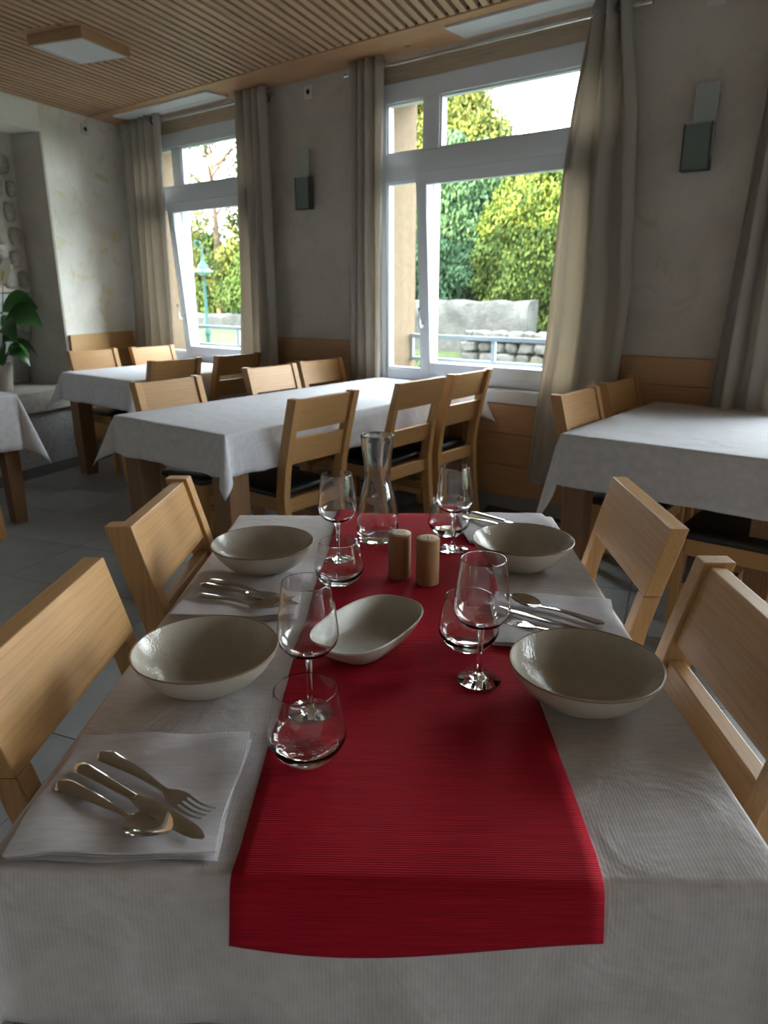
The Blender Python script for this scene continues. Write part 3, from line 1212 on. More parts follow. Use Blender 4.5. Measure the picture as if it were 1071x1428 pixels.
def make_chair(kind, label):
    hw = 0.200
    t = empty('dining_chair')
    ztop = 0.876 if kind == 'A' else 0.734
    for s_ in (-1, 1):
        mb = MB()
        rings = []
        zs = [z for z, y in PROF if z < ztop] + [ztop]
        for z in zs:
            y = prof_y(z)
            d = 0.026 if z > 0.3 else 0.026 - 0.004 * (0.3 - z) / 0.3
            if kind == 'B' and z > 0.6:
                d = 0.017
            x0, x1 = sorted((s_ * hw, s_ * (hw - 0.036)))
            rings.append([(x0, y - d, z), (x1, y - d, z), (x1, y + d, z), (x0, y + d, z)])
        mb.loft(rings)
        mb.build('back_post', 'oak_z', t, bevel=0.002)
    if kind == 'A':
        board(-hw + 0.0365, hw - 0.0365, 0.730, 0.870, 0.026, 0.004).build('upper_back_board', 'oak_x', t, bevel=0.002)
        board(-hw + 0.0365, hw - 0.0365, 0.583, 0.698, 0.026, 0.002).build('lower_back_board', 'oak_x', t, bevel=0.002)
    else:
        board(-hw, hw, 0.7345, 0.872, 0.034, 0.0).build('upper_back_board', 'oak_x', t, bevel=0.002)
        board(-hw + 0.0365, hw - 0.0365, 0.535, 0.625, 0.024, 0.0).build('lower_back_board', 'oak_x', t, bevel=0.002)
    fw = 0.185
    for s_ in (-1, 1):
        x0, x1 = sorted((s_ * fw, s_ * (fw - 0.038)))
        mb = MB()
        rings = []
        for z, k in ((0, 0.004), (0.2, 0.001), (0.425, 0)):
            rings.append([(x0 + k, 0.150 + k, z), (x1 - k, 0.150 + k, z), (x1 - k, 0.190 - k, z), (x0 + k, 0.190 - k, z)])
        mb.loft(rings)
        mb.build('front_leg', 'oak_z', t, bevel=0.002)
    mb = MB()
    mb.box(-fw + 0.0385, fw - 0.0385, 0.158, 0.182, 0.362, 0.425)
    mb.box(-hw + 0.0365, hw - 0.0365, -0.205, -0.180, 0.362, 0.425)
    for s_ in (-1, 1):
        x0, x1 = sorted((s_ * (fw - 0.006), s_ * (fw - 0.030)))
        mb.box(x0, x1, -0.163, 0.1495, 0.362, 0.425)
    mb.build('seat_frame', 'oak_x', t, bevel=0.002)
    for s_ in (-1, 1):
        x0, x1 = sorted((s_ * (fw - 0.008), s_ * (fw - 0.028)))
        MB().box(x0, x1, -0.178, 0.1495, 0.215, 0.25).build('stretcher', 'oak_x', t, bevel=0.002)
    MB().box(-fw + 0.0285, fw - 0.0285, -0.02, 0.0, 0.218, 0.247).build('cross_stretcher', 'oak_x', t, bevel=0.002)
    # padded leather seat
    mb = MB()
    rings = []
    X, Y0, Y1 = 0.182, -0.158, 0.196
    for (ins, z) in ((0.004, 0.4255), (0.0, 0.434), (0.003, 0.448), (0.014, 0.457), (0.05, 0.4625), (0.12, 0.465)):
        pts_ = []
        r0 = 0.03
        for (cx, cy, a0) in ((X - r0, Y1 - r0, 0), (-X + r0, Y1 - r0, 90), (-X + r0, Y0 + r0, 180), (X - r0, Y0 + r0, 270)):
            for i in range(5):
                an = radians(a0 + i * 22.5)
                pts_.append((cx + (r0) * cos(an), cy + r0 * sin(an)))
        kx = (X - ins) / X
        ky = ((Y1 - Y0) / 2 - ins) / ((Y1 - Y0) / 2)
        cy0 = (Y0 + Y1) / 2
        rings.append([(x * kx, cy0 + (y - cy0) * ky, z) for x, y in pts_])
    mb.loft(rings)
    mb.build('seat_pad', 'leather', t, smooth=50)
    tag(t, label, 'chair')
    return t


protoA = protoB = None


def place(kind, pos, ang, label, group):
    """pos = where the back stands at z 0.86 (centre), ang = facing direction in the plane"""
    global protoA, protoB
    if kind == 'A':
        if protoA is None:
            o = protoA = make_chair('A', label)
        else:
            o = copy_tree(protoA)
    else:
        if protoB is None:
            o = protoB = make_chair('B', label)
        else:
            o = copy_tree(protoB)
    fx, fy = cos(ang), sin(ang)
    o.location = (pos[0] + fx * 0.288, pos[1] + fy * 0.288, 0)
    o.rotation_euler = (0, 0, ang - pi / 2)
    o['label'] = label
    o['group'] = group
    o['category'] = 'chair'
    return o


aR = math.atan2(BV.y, BV.x)           # facing +b (chairs on the left side of the main table)
G1 = 'oak chairs at the foreground table'
place('B', tb(0.930, -0.525), aR, 'oak chair cut off by the left edge, broad top board, beside the nearest napkin', G1)
place('A', tb(1.478, -0.540), aR, 'oak chair with separate posts left of the foreground table, by the far left bowl', G1)
place('B', tb(1.495, 0.525), aR + pi, 'oak chair with broad top board right of the foreground table, by the far right bowl', G1)
place('A', tb(0.945, 0.520), aR + pi, 'oak chair at the right edge beside the near right bowl, bright upper edges', G1)
G2 = 'oak chairs around the long table'
place('A', (-2.15, 2.27), pi, 'oak chair seen from behind, nearest on the right side of the long table', G2)
place('B', (-2.15, 2.98), pi, 'oak chair seen from behind with a wide gap, middle one by the long table', G2)
place('A', (-2.15, 3.44), pi, 'oak chair seen from behind, closest to the window at the long table', G2)
place('A', (-3.20, 2.20), 0, 'oak chair at the near left corner of the long table, warm toned top board', G2)
place('A', (-3.30, 3.00), 0, 'pale lit oak chair across the long table, left one of two', G2)
place('A', (-3.36, 3.49), 0, 'pale lit oak chair across the long table, right one by the curtain', G2)
G3 = 'oak chairs around the left corner table'
place('A', (-4.12, 2.92), pi, 'oak chair seen from behind at the left corner table, standing behind the warm toned chair', G3)
place('A', (-4.10, 3.44), pi, 'dark shaded oak chair before the curtain of the left window', G3)
place('A', (-5.33, 3.02), 0, 'oak chair against the left wall panelling at the left corner table', G3)
place('A', (-5.30, 3.53), 0, 'oak chair in the room corner in front of the left curtain', G3)
G4 = 'oak chairs around the right table'
place('A', (-1.36, 3.05), 0, 'oak chair with wavy grain on the left side of the right table, nearer one', G4)
place('A', (-1.37, 3.57), 0, 'oak chair on the left side of the right table, next to the wall panelling', G4)
place('A', (-0.27, 2.83), pi, 'oak chair under the right table with only its black seat and legs in view', G4)
place('A', (-3.93, 1.42), pi, 'oak chair at the left edge, only a leg showing next to the pale cloth corner', 'oak chair at the left edge')

# ------------------------------------------------------------------ tableware
ZTOP = 0.7525
ZRUN = 0.7575


def bowl(t, b, label, R=0.104, H=0.062):
    o = empty('bowl', tb(t, b, ZTOP))
    n = 56
    outer = [(0.040, 0.0), (0.043, 0.0005), (0.044, 0.005), (0.058, 0.010), (0.076, 0.022), (0.090, 0.037), (0.099, 0.051), (R - 0.0008, H - 0.001)]
    rimp = [(R - 0.0008, H - 0.001), (R, H + 0.0006), (R - 0.0012, H + 0.0016), (R - 0.0032, H + 0.0008)]
    inner = [(R - 0.0032, H + 0.0008), (0.095, 0.051), (0.086, 0.039), (0.072, 0.026), (0.055, 0.0155), (0.035, 0.0095), (0.015, 0.0072), (0.001, 0.0068)]
    mb = MB()
    mb.loft([[(r * cos(2 * pi * j / n), r * sin(2 * pi * j / n), z) for j in range(n)] for r, z in [(0.002, 0.002), (0.036, 0.002)] + outer], True, False)
    mb.build('outside', 'stoneware_outside', o, smooth=60)
    mb = MB()
    mb.loft([[(r * cos(2 * pi * j / n), r * sin(2 * pi * j / n), z) for j in range(n)] for r, z in rimp], True, False)
    mb.build('rim', 'stoneware_rim', o, smooth=60)
    mb = MB()
    mb.loft([[(r * cos(2 * pi * j / n), r * sin(2 * pi * j / n), z) for j in range(n)] for r, z in inner], True, False)
    mb.build('inside_glaze', 'stoneware', o, smooth=60)
    tag(o, label, 'bowl', 'taupe pasta bowls')


bowl(0.922, -0.281, 'large taupe bowl with brown rim, nearest on the left, beside the front wine glass')
bowl(1.372, -0.283, 'taupe bowl at the far left place of the set table')
bowl(0.888, 0.252, 'large taupe bowl with bright rim reflections, nearest on the right')
bowl(1.402, 0.247, 'taupe bowl at the far right place, napkin tucked behind it')

# little squarish serving dish on the runner
o = empty('serving_dish', tb(1.035, -0.052, ZRUN), TA - radians(30))
n = 56


def sq(a, b, z, e=2.6):
    r = []
    for j in range(n):
        th = 2 * pi * j / n
        c_, s_ = cos(th), sin(th)
        r.append((math.copysign(abs(c_) ** (2 / e), c_) * a, math.copysign(abs(s_) ** (2 / e), s_) * b, z))
    return r


DA, DB = 0.112, 0.067
out = [(0.52, 0.0), (0.56, 0.001), (0.62, 0.006), (0.80, 0.018), (0.93, 0.032), (1.0, 0.042)]
mb = MB()
mb.loft([sq(DA * 0.02, DB * 0.02, 0.001)] + [sq(DA * k, DB * k, z) for k, z in out], True, False)
mb.build('outside', 'stoneware_outside', o, smooth=60)
mb = MB()
mb.loft([sq(DA, DB, 0.042), sq(DA * 0.995, DB * 0.99, 0.0445), sq(DA * 0.972, DB * 0.955, 0.043)], True, False)
mb.build('rim', 'stoneware_outside', o, smooth=60)
mb = MB()
mb.loft([sq(DA * k, DB * k2, z) for k, k2, z in ((0.972, 0.955, 0.043), (0.90, 0.88, 0.030), (0.76, 0.74, 0.016), (0.6, 0.56, 0.009), (0.4, 0.36, 0.0065), (0.2, 0.18, 0.006), (0.02, 0.02, 0.006))], True, False)
mb.build('inside_glaze', 'dish_glaze', o, smooth=60)
tag(o, 'small squarish off white dish on the red runner', 'dish')


# glasses
def wine_glass(t, b, label, z=ZRUN, H=0.188):
    o = empty('wine_glass', tb(t, b, z))
    k = H / 0.19
    n = 48
    foot = [(0.0005, 0.0), (0.030, 0.0), (0.0322, 0.0012), (0.0322, 0.0022), (0.024, 0.0040), (0.012, 0.0065), (0.0060, 0.0105), (0.0042, 0.017), (0.0038, 0.035), (0.0038, 0.060), (0.0045, 0.078), (0.0075, 0.086)]
    bo = [(0.0075, 0.086), (0.016, 0.0885), (0.030, 0.0955), (0.0382, 0.106), (0.0404, 0.1165), (0.0398, 0.127), (0.0371, 0.150), (0.0337, 0.175), (0.03155, 0.189), (0.0314, 0.1900), (0.0312, 0.1904)]
    bi = [(0.0309, 0.1904), (0.0306, 0.1900), (0.03075, 0.189), (0.0329, 0.175), (0.0363, 0.150), (0.0390, 0.127), (0.0396, 0.1167), (0.0374, 0.1066), (0.0293, 0.0968), (0.0150, 0.0905), (0.0060, 0.0886), (0.0005, 0.0882)]
    # one closed glass body: foot and stem with the bowl grown on them
    prof = [(r, zz * k) for r, zz in foot + bo[1:] + bi]
    mb = MB()
    mb.loft([[(r * cos(2 * pi * j / n), r * sin(2 * pi * j / n), zz) for j in range(n)] for r, zz in prof], True, True)
    g_ = mb.build('glass_body', 'clear_glass', o, smooth=40)
    tag(o, label, 'wine glass', 'clear wine glasses')


def tumbler(t, b, label, z=ZRUN, H=0.088):
    o = empty('water_glass', tb(t, b, z))
    n = 48
    k = H / 0.09
    prof = [(0.0005, 0.0), (0.027, 0.0), (0.030, 0.0015), (0.038, 0.010), (0.0455, 0.021), (0.0482, 0.029), (0.0478, 0.037), (0.0445, 0.058), (0.0402, 0.078), (0.03835, 0.0892), (0.0382, 0.0900), (0.0379, 0.0905),
            (0.0374, 0.0905), (0.0371, 0.0900), (0.03725, 0.0892), (0.0391, 0.078), (0.0434, 0.058), (0.0467, 0.037), (0.0470, 0.030), (0.0435, 0.022), (0.034, 0.0135), (0.022, 0.0115), (0.0005, 0.011)]
    mb = MB()
    mb.loft([[(r * cos(2 * pi * j / n), r * sin(2 * pi * j / n), zz * k) for j in range(n)] for r, zz in prof], True, True)
    mb.build('glass_body', 'clear_glass', o, smooth=40)
    tag(o, label, 'water glass', 'clear water tumblers')


wine_glass(0.846, -0.122, 'stemmed wine glass in front left beside the serving dish', H=0.190)
tumbler(0.752, -0.114, 'round water tumbler nearest the camera in front of the left wine glass', H=0.092)
wine_glass(0.937, 0.113, 'stemmed wine glass in front right beside the near right bowl')
tumbler(1.043, 0.106, 'water tumbler behind the front right wine glass', H=0.085)
wine_glass(1.420, -0.134, 'stemmed wine glass left of the carafe')
tumbler(1.306, -0.122, 'water tumbler between the far left bowl and the shakers', H=0.083)
wine_glass(1.490, 0.111, 'stemmed wine glass right of the shakers at the far right place')
tumbler(1.600, 0.108, 'water tumbler behind the far right wine glass', H=0.083)

o = empty('carafe', tb(1.560, -0.056, ZRUN))
n = 48
prof = [(0.0005, 0.0), (0.040, 0.0), (0.0455, 0.002), (0.0482, 0.010), (0.0482, 0.020), (0.0470, 0.045), (0.0430, 0.078), (0.0370, 0.108), (0.0310, 0.132), (0.0285, 0.146), (0.0285, 0.158), (0.0300, 0.175), (0.0335, 0.205), (0.0365, 0.232), (0.03735, 0.241), (0.0374, 0.2417), (0.0371, 0.2422),
        (0.0361, 0.2422), (0.0357, 0.2417), (0.03555, 0.241), (0.0347, 0.232), (0.0312, 0.205), (0.0280, 0.175), (0.0265, 0.158), (0.0265, 0.146), (0.0290, 0.132), (0.0350, 0.108), (0.0410, 0.078), (0.0450, 0.045), (0.0460, 0.026), (0.0430, 0.017), (0.030, 0.0125), (0.0005, 0.012)]
mb = MB()
mb.loft([[(r * cos(2 * pi * j / n), r * sin(2 * pi * j / n), zz) for j in range(n)] for r, zz in prof], True, True)
mb.build('glass_body', 'clear_glass', o, smooth=40)
tag(o, 'empty clear glass carafe with a pinched neck on the red runner', 'carafe')


def shaker(t, b, label, holes, H):
    o = empty('shaker', tb(t, b, ZRUN), 0.4)
    mb = MB()
    n = 40
    mb.loft([[(r * cos(2 * pi * j / n), r * sin(2 * pi * j / n), z) for j in range(n)] for r, z in ((0.001, 0.0), (0.0215, 0.0), (0.0225, 0.001), (0.0225, H - 0.001))], True, False)
    mb.build('body', 'shaker_wood', o, smooth=40)
    mb = MB()
    mb.loft([[(r * cos(2 * pi * j / n), r * sin(2 * pi * j / n), z) for j in range(n)] for r, z in ((0.0225, H - 0.001), (0.0218, H), (0.012, H + 0.0004), (0.001, H + 0.0005))], True, False)
    tp_ = mb.build('top', 'shaker_end', o, smooth=60)
    for (x, y) in holes:
        h2 = MB()
        h2.lathe([(0.0014, 0), (0.0014, 0.0004)], 10)
        h2.build('hole', 'hole_dark', tp_, M=Matrix.Translation((x, y, H + 0.0004)))
    tag(o, label, 'shaker', 'wooden salt and pepper shakers')


shaker(1.333, -0.005, 'left wooden shaker with three holes, just in front of the carafe', [(0.005, 0.0), (-0.004, 0.005), (-0.004, -0.005)], 0.092)
shaker(1.302, 0.049, 'right wooden shaker with five holes, slightly nearer the camera', [(0.007, 0.002), (-0.002, 0.007), (-0.007, -0.002), (0.002, -0.007), (0, 0)], 0.092)


# napkins: a cloth folded in layers
def napkin(tc_, bc_, sx, sy, rot, label, seed=0):
    """sx along t, sy along b"""
    r_ = random.Random(seed)
    ph = [r_.uniform(0, 6.28) for _ in range(8)]
    # cross-section across b: a folded sheet seen from the side, fold on the +b edge
    th = 0.0038
    mb = MB()
    nu, nv = 22, 22
    for layer in range(3):
        ins = (0.0, 0.003, 0.0005)[layer]
        z0 = 0.0006 + layer * 0.0042
        rows = []
        for i in range(nu + 1):
            u = i / nu
            row = []
            # closed ring around the layer at this t: top line then bottom line
            top, bot = [], []
            for k in range(nv + 1):
                q = k / nv
                t_ = (-0.5 + u) * (sx - ins) + 0.002 * sin(9 * q + ph[layer])
                b2 = (-0.5 + q) * (sy - ins) + 0.0025 * sin(7 * u + ph[layer + 3])
                wob = 0.0016 * sin(6 * u + ph[5]) * sin(5 * q + ph[6]) + 0.0012 * sin(13 * q + 4 * u + ph[7])
                z = z0 + wob * (layer + 1) / 3 + 0.0004
                rnd = min(1, min(q, 1 - q, u, 1 - u) / 0.035)
                lift = 0.0012 * (1 - rnd) if layer == 2 else 0
                top.append((t_, b2, max(z0, z + th * (0.35 + 0.65 * rnd) + lift)))
                bot.append((t_, b2, max(0.0005, z + (0.0008 * (1 - rnd)))))
            rows.append(top + bot[::-1])
        mb.loft(rows, True, True)
    o = MB()
    o.v = [(p[0], -p[1], p[2]) for p in mb.v]
    o.f, o.m = mb.f, mb.m
    o = o.build('napkin', 'napkin_cloth', None, smooth=50)
    o.location = tb(tc_, bc_, ZTOP)
    o.rotation_euler = (0, 0, TA + rot)
    tag(o, label, 'napkin', 'folded grey napkins')
    return o


napkin(0.683, -0.295, 0.204, 0.212, radians(1.5), 'folded grey napkin in front left under three pieces of cutlery', 1)
napkin(1.235, -0.297, 0.200, 0.212, radians(2), 'folded grey napkin between the two left bowls', 2)
napkin(1.130, 0.262, 0.205, 0.205, radians(-8), 'folded grey napkin between the two right bowls', 3)
napkin(1.640, 0.250, 0.205, 0.215, radians(3), 'folded grey napkin behind the far right bowl at the table end', 4)
ZN = ZTOP + 0.0152


# cutlery, lying along local +x from handle end to tip
def strip(mb, secs, nv=8, th=0.0018):
    """secs: (x, halfwidth, z, dish) -> solid strip; dish lowers the middle"""
    rows = []
    for x, hw, z, dish, tt in secs:
        top = [(x, hw * (-1 + 2 * k / nv), z - dish * (1 - (-1 + 2 * k / nv) ** 2) + tt * (1 - 0.5 * (-1 + 2 * k / nv) ** 4)) for k in range(nv + 1)]
        bot = [(x, hw * (-1 + 2 * k / nv) * 0.96, z - dish * (1 - (-1 + 2 * k / nv) ** 2)) for k in range(nv, -1, -1)]
        rows.append(top + bot)
    mb.loft(rows, True, True)


def handle_secs(L, zc=0.0):
    out = []
    for q in np.linspace(0, 1, 16):
        x = L * q
        hw = 0.0036 + 0.0082 * (1 - q) ** 1.1
        if q < 0.10:
            hw *= math.sqrt(max(0.06, 1 - ((0.10 - q) / 0.10) ** 2))
        z = 0.0012 + 0.0050 * math.sin(pi * min(1, q * 1.05)) ** 1.0 * q
        out.append((x, hw, z, 0.0, 0.0026))
    return out


def spoon_mesh():
    mb = MB()
    secs = handle_secs(0.112)
    z_end = secs[-1][2]
    Lb, x0 = 0.060, 0.116
    secs.append((0.114, 0.0042, z_end, 0.0, 0.0024))
    for q in np.linspace(0.02, 0.995, 16):
        hw = 0.0225 * math.sin(pi * min(1.0, q ** 0.80)) ** 0.62
        d = 0.0085 * math.sin(pi * q) ** 0.8
        z = z_end * (1 - q) + 0.0085 * math.sin(pi * q / 2) * 1.0 + 0.0015
        secs.append((x0 + Lb * q, max(0.0032, hw), z, d, 0.0014))
    strip(mb, secs, 12)
    return mb


def fork_mesh():
    mb = MB()
    secs = handle_secs(0.118)
    z_end = secs[-1][2]
    for q, hw in ((0.1, 0.0045), (0.35, 0.0085), (0.6, 0.0112), (0.85, 0.0118), (1.0, 0.0118)):
        secs.append((0.118 + 0.030 * q, hw, z_end * (1 - 0.5 * q), 0.0012 * q, 0.0018))
    strip(mb, secs, 8)
    for k in range(4):
        cy = -0.0098 + k * 0.00653
        ss = []
        for q in np.linspace(0, 1, 7):
            ss.append((0.1478 + 0.042 * q, 0.0018 * (1 - 0.45 * q), z_end * 0.5 - 0.0025 * math.sin(pi * q) + 0.0035 * q * q, 0.0, 0.0016))
        m2 = MB()
        strip(m2, ss, 3)
        mb.add([(p[0], p[1] + cy, p[2]) for p in m2.v], m2.f)
    return mb


def knife_handle():
    mb = MB()
    rings = []
    for q in np.linspace(0, 1, 14):
        x = 0.105 * q
        hw = 0.0058 + 0.0045 * (1 - q) ** 1.1
        hh = 0.0028 + 0.0008 * (1 - q)
        if q < 0.1:
            k = math.sqrt(max(0.08, 1 - ((0.1 - q) / 0.1) ** 2))
            hw *= k
            hh *= k
        rings.append([(x, hw * cos(2 * pi * j / 12), 0.0040 + hh * sin(2 * pi * j / 12)) for j in range(12)])
    mb.loft(rings)
    return mb


def knife_blade():
    mb = MB()
    secs = []
    for q in np.linspace(0, 1, 12):
        x = 0.105 + 0.108 * q
        hw = 0.0098 * min(1, 0.62 + 2 * q)
        cy = 0.0
        if q > 0.72:
            hw *= math.sqrt(max(0.02, 1 - ((q - 0.72) / 0.285) ** 1.8))
        secs.append((x, hw, 0.0032 - 0.0012 * q, 0.0, 0.0014))
    strip(mb, secs, 4)
    return mb


cut = {}


def cutlery(kind, tip, end, label, z=ZN, flip=False):
    """end = handle end (t,b), tip = other end (t,b)"""
    a = tb(end[0], end[1], z)
    b_ = tb(tip[0], tip[1], z)
    ang = math.atan2(b_.y - a.y, b_.x - a.x)
    L = (b_ - a).length
    o = empty(kind, a, ang)
    if kind not in cut:
        if kind == 'spoon':
            cut[kind] = [spoon_mesh().build('spoon_body', 'cutlery', o, smooth=60)]
        elif kind == 'fork':
            cut[kind] = [fork_mesh().build('fork_body', 'cutlery', o, smooth=60)]
        else:
            cut[kind] = [knife_handle().build('knife_handle', 'cutlery', o, smooth=60), knife_blade().build('knife_blade', 'cutlery', o, smooth=60)]
    else:
        for c in cut[kind]:
            link_copy(c, o)
    full = {'spoon': 0.176, 'fork': 0.190, 'knife': 0.213}[kind]
    tag(o, label, kind, 'steel cutlery laid on the napkins')
    return o


cutlery('spoon', (0.598, -0.236), (0.680, -0.388), 'steel spoon on the front left napkin, nearest the camera')
cutlery('knife', (0.598, -0.202), (0.710, -0.380), 'steel knife between spoon and fork on the front left napkin')
cutlery('fork', (0.630, -0.203), (0.735, -0.362), 'steel fork on the front left napkin, farthest of its three')
cutlery('spoon', (1.148, -0.222), (1.209, -0.376), 'steel spoon on the napkin between the two left bowls, nearest the bowl')
cutlery('knife', (1.176, -0.200), (1.254, -0.381), 'steel knife in the middle of the set between the two left bowls')
cutlery('fork', (1.192, -0.205), (1.278, -0.369), 'steel fork farthest back on the napkin between the two left bowls')
cutlery('spoon', (1.200, 0.196), (1.100, 0.337), 'steel spoon on the napkin between the two right bowls, farthest back')
cutlery('knife', (1.152, 0.180), (1.034, 0.345), 'steel knife in the middle of the set between the two right bowls')
cutlery('fork', (1.118, 0.172), (1.015, 0.318), 'steel fork half hidden behind the near right bowl')
cutlery('knife', (1.602, 0.300), (1.728, 0.172), 'steel knife on the napkin behind the far right bowl')
cutlery('fork', (1.575, 0.290), (1.695, 0.150), 'steel fork on the napkin behind the far right bowl')

# ------------------------------------------------------------------ plant in the niche
pp = Vector((-5.74, 2.50, 0.581))
t = empty('potted_peace_lily', pp)
mb = MB()
mb.lathe([(0.055, 0), (0.062, 0.002), (0.075, 0.13), (0.082, 0.20), (0.084, 0.205), (0.076, 0.205), (0.072, 0.19), (0.07, 0.17)], 32)
mb.build('pot', 'pot_ceramic', t, smooth=40)
MB().lathe([(0.069, 0.165), (0.0695, 0.178), (0.03, 0.184)], 24).build('soil', 'soil', t)


def leaf(a, lean, h0, L, Wd, droop, name='leaf', mt='leaf_green', roll=1):
    """petiole from the pot then a curved pointed blade"""
    mb = MB()
    d = Vector((cos(a), sin(a), 0))
    sd = (Vector((-sin(a), cos(a), 0)) * 0.75 + Vector((0, 0, 0.66 * roll))).normalized()
    base = Vector((0, 0, 0.17)) + d * 0.02
    tip0 = base + d * lean + Vector((0, 0, h0))
    mb.tube([base, base * 0.5 + tip0 * 0.5 + Vector((0, 0, 0.03)), tip0], 0.004, 6)
    rows = []
    dir_ = (d * 0.8 + Vector((0, 0, 0.6))).normalized()
    p = tip0.copy()
    n = 10
    for i in range(n + 1):
        q = i / n
        hw = Wd * math.sin(pi * min(1, (q * 0.94 + 0.03)) ** 0.8) ** 0.9
        dz = Vector((0, 0, 1))
        rows.append([p - sd * hw + Vector((0, 0, 0.25 * hw)), p - sd * hw * 0.5 + Vector((0, 0, 0.06 * hw)), p, p + sd * hw * 0.5 + Vector((0, 0, 0.06 * hw)), p + sd * hw + Vector((0, 0, 0.25 * hw))])
        dir_ = (dir_ + Vector((0, 0, -droop / n))).normalized()
        p = p + dir_ * L / n
    mb.loft(rows, False, False)
    return mb.build(name, mt, t, smooth=80)


# +x,+y-ish points into the room; right in the picture is roughly (+x,+y)
for (a, ln, h0, L, Wd, dr) in ((40, 0.06, 0.34, 0.30, 0.10, 1.5), (75, 0.05, 0.42, 0.26, 0.10, 1.2), (20, 0.05, 0.20, 0.27, 0.05, 2.4), (60, 0.08, 0.16, 0.22, 0.05, 2.4), (0, 0.06, 0.28, 0.28, 0.06, 1.8),
                               (-40, 0.05, 0.36, 0.28, 0.095, 1.5), (110, 0.05, 0.30, 0.24, 0.06, 1.8), (150, 0.04, 0.40, 0.2, 0.06, 1.2), (-90, 0.05, 0.3, 0.26, 0.06, 1.8), (45, 0.05, 0.10, 0.20, 0.045, 2.6), (-20, 0.06, 0.14, 0.22, 0.05, 2.6), (85, 0.05, 0.12, 0.22, 0.045, 2.2)):
    leaf(radians(a), ln, h0, L, Wd * 1.2, dr, roll=-1 if a in (75, 60, 20) else 1)
mb = MB()
mb.tube([(0.0, 0.0, 0.17), (0.05, 0.04, 0.50), (0.085, 0.07, 0.78)], 0.0035, 6)
fs_ = mb.build('flower_stem', 'leaf_green', t, smooth=60)
mb = MB()
rows = []
for i in range(9):
    q = i / 8
    hw = 0.035 * math.sin(pi * (q * 0.96 + 0.02)) ** 0.8
    c = Vector((0.08 + 0.055 * q, 0.065 + 0.045 * q, 0.765 + 0.20 * q))
    sd = Vector((0.70, 0.55, -0.35)).normalized()
    nn = Vector((0.5, -0.4, 0.1))
    hw *= 1.2
    rows.append([c - sd * hw + nn * hw * 0.4, c, c + sd * hw + nn * hw * 0.4])
mb.loft(rows, False, False)
mb.build('white_spathe', 'spathe', fs_, smooth=80)
MB().tube([(0.095, 0.062, 0.80), (0.112, 0.075, 0.87)], 0.007, 8).build('spadix', 'spadix', fs_, smooth=60)
tag(t, 'potted peace lily with one white flower in the stone niche', 'plant')

# ------------------------------------------------------------------ garden outside
mb = MB()
nx, ny = 40, 24
vs, fs = [], []
for j in range(ny + 1):
    for i in range(nx + 1):
        x = -40 + 80 * i / nx
        y = 4.3 + 40 * (j / ny) ** 1.4
        vs.append((x, y, -0.25 + 0.5 * min(1, max(0, (y - 5) / 7)) + 0.03 * sin(x * 1.3) * cos(y)))
fs = [(j * (nx + 1) + i, j * (nx + 1) + i + 1, (j + 1) * (nx + 1) + i + 1, (j + 1) * (nx + 1) + i) for j in range(ny) for i in range(nx)]
mb.add(vs, fs)
struct(mb.build('ground', 'turf', None, smooth=80))
mb = MB()
mb.box(9.1, 40, -20, 4.29, -0.4, -0.25)
struct(mb.build('ground_side', 'turf'))


def gz(y):
    return -0.25 + 0.5 * min(1, max(0, (y - 5) / 7))


# grass tufts where the windows look at the lawn
n = 9000
gx_ = rng.uniform(-19, -4, n)
gy_ = rng.uniform(6.0, 10.6, n)
vs, fs = [], []
for i in range(n):
    x, y = gx_[i], gy_[i]
    z = gz(y) - 0.03
    a = rng.uniform(0, 6.28)
    h = rng.uniform(0.06, 0.16)
    l_ = rng.uniform(-0.06, 0.06, 2)
    k = 0.012
    vs += [(x - k * cos(a), y - k * sin(a), z), (x + k * cos(a), y + k * sin(a), z), (x + l_[0], y + l_[1], z + h)]
    fs.append((3 * i, 3 * i + 1, 3 * i + 2))
mb = MB()
mb.add(vs, fs)
foliage('fol_grass', (0.018, 0.04, 0.006), (0.05, 0.062, 0.013))
o = mb.build('lawn_grass', 'fol_grass', recalc=False)
tag(o, 'short green lawn grass seen through the windows', 'grass', kind='stuff')


# garden walls: lumpy rendered wall and a lower rubble wall of single stones
def lumpy_wall(name, x0, x1, y0, y1, ztop, matn, label, seed):
    r_ = random.Random(seed)
    mb = MB()
    n = 24
    rings = []
    for i in range(n + 1):
        x = x0 + (x1 - x0) * i / n
        ring = []
        for (y, z) in ((y0, gz(y0) - 0.1), (y0, gz(y0) + 0.3), (y0, ztop - 0.35), (y0 + 0.02, ztop - 0.06), (y0 + 0.06, ztop), (y1 - 0.06, ztop), (y1, ztop - 0.06), (y1, gz(y1) - 0.1)):
            ring.append((x + r_.uniform(-.02, .02), y + r_.uniform(-0.03, 0.03), z + (r_.uniform(-0.03, 0.03) if z > 0.3 else 0)))
        rings.append(ring)
    mb.loft(rings)
    o = mb.build(name, matn, None, smooth=50)
    tag(o, label, 'garden wall')
    return o


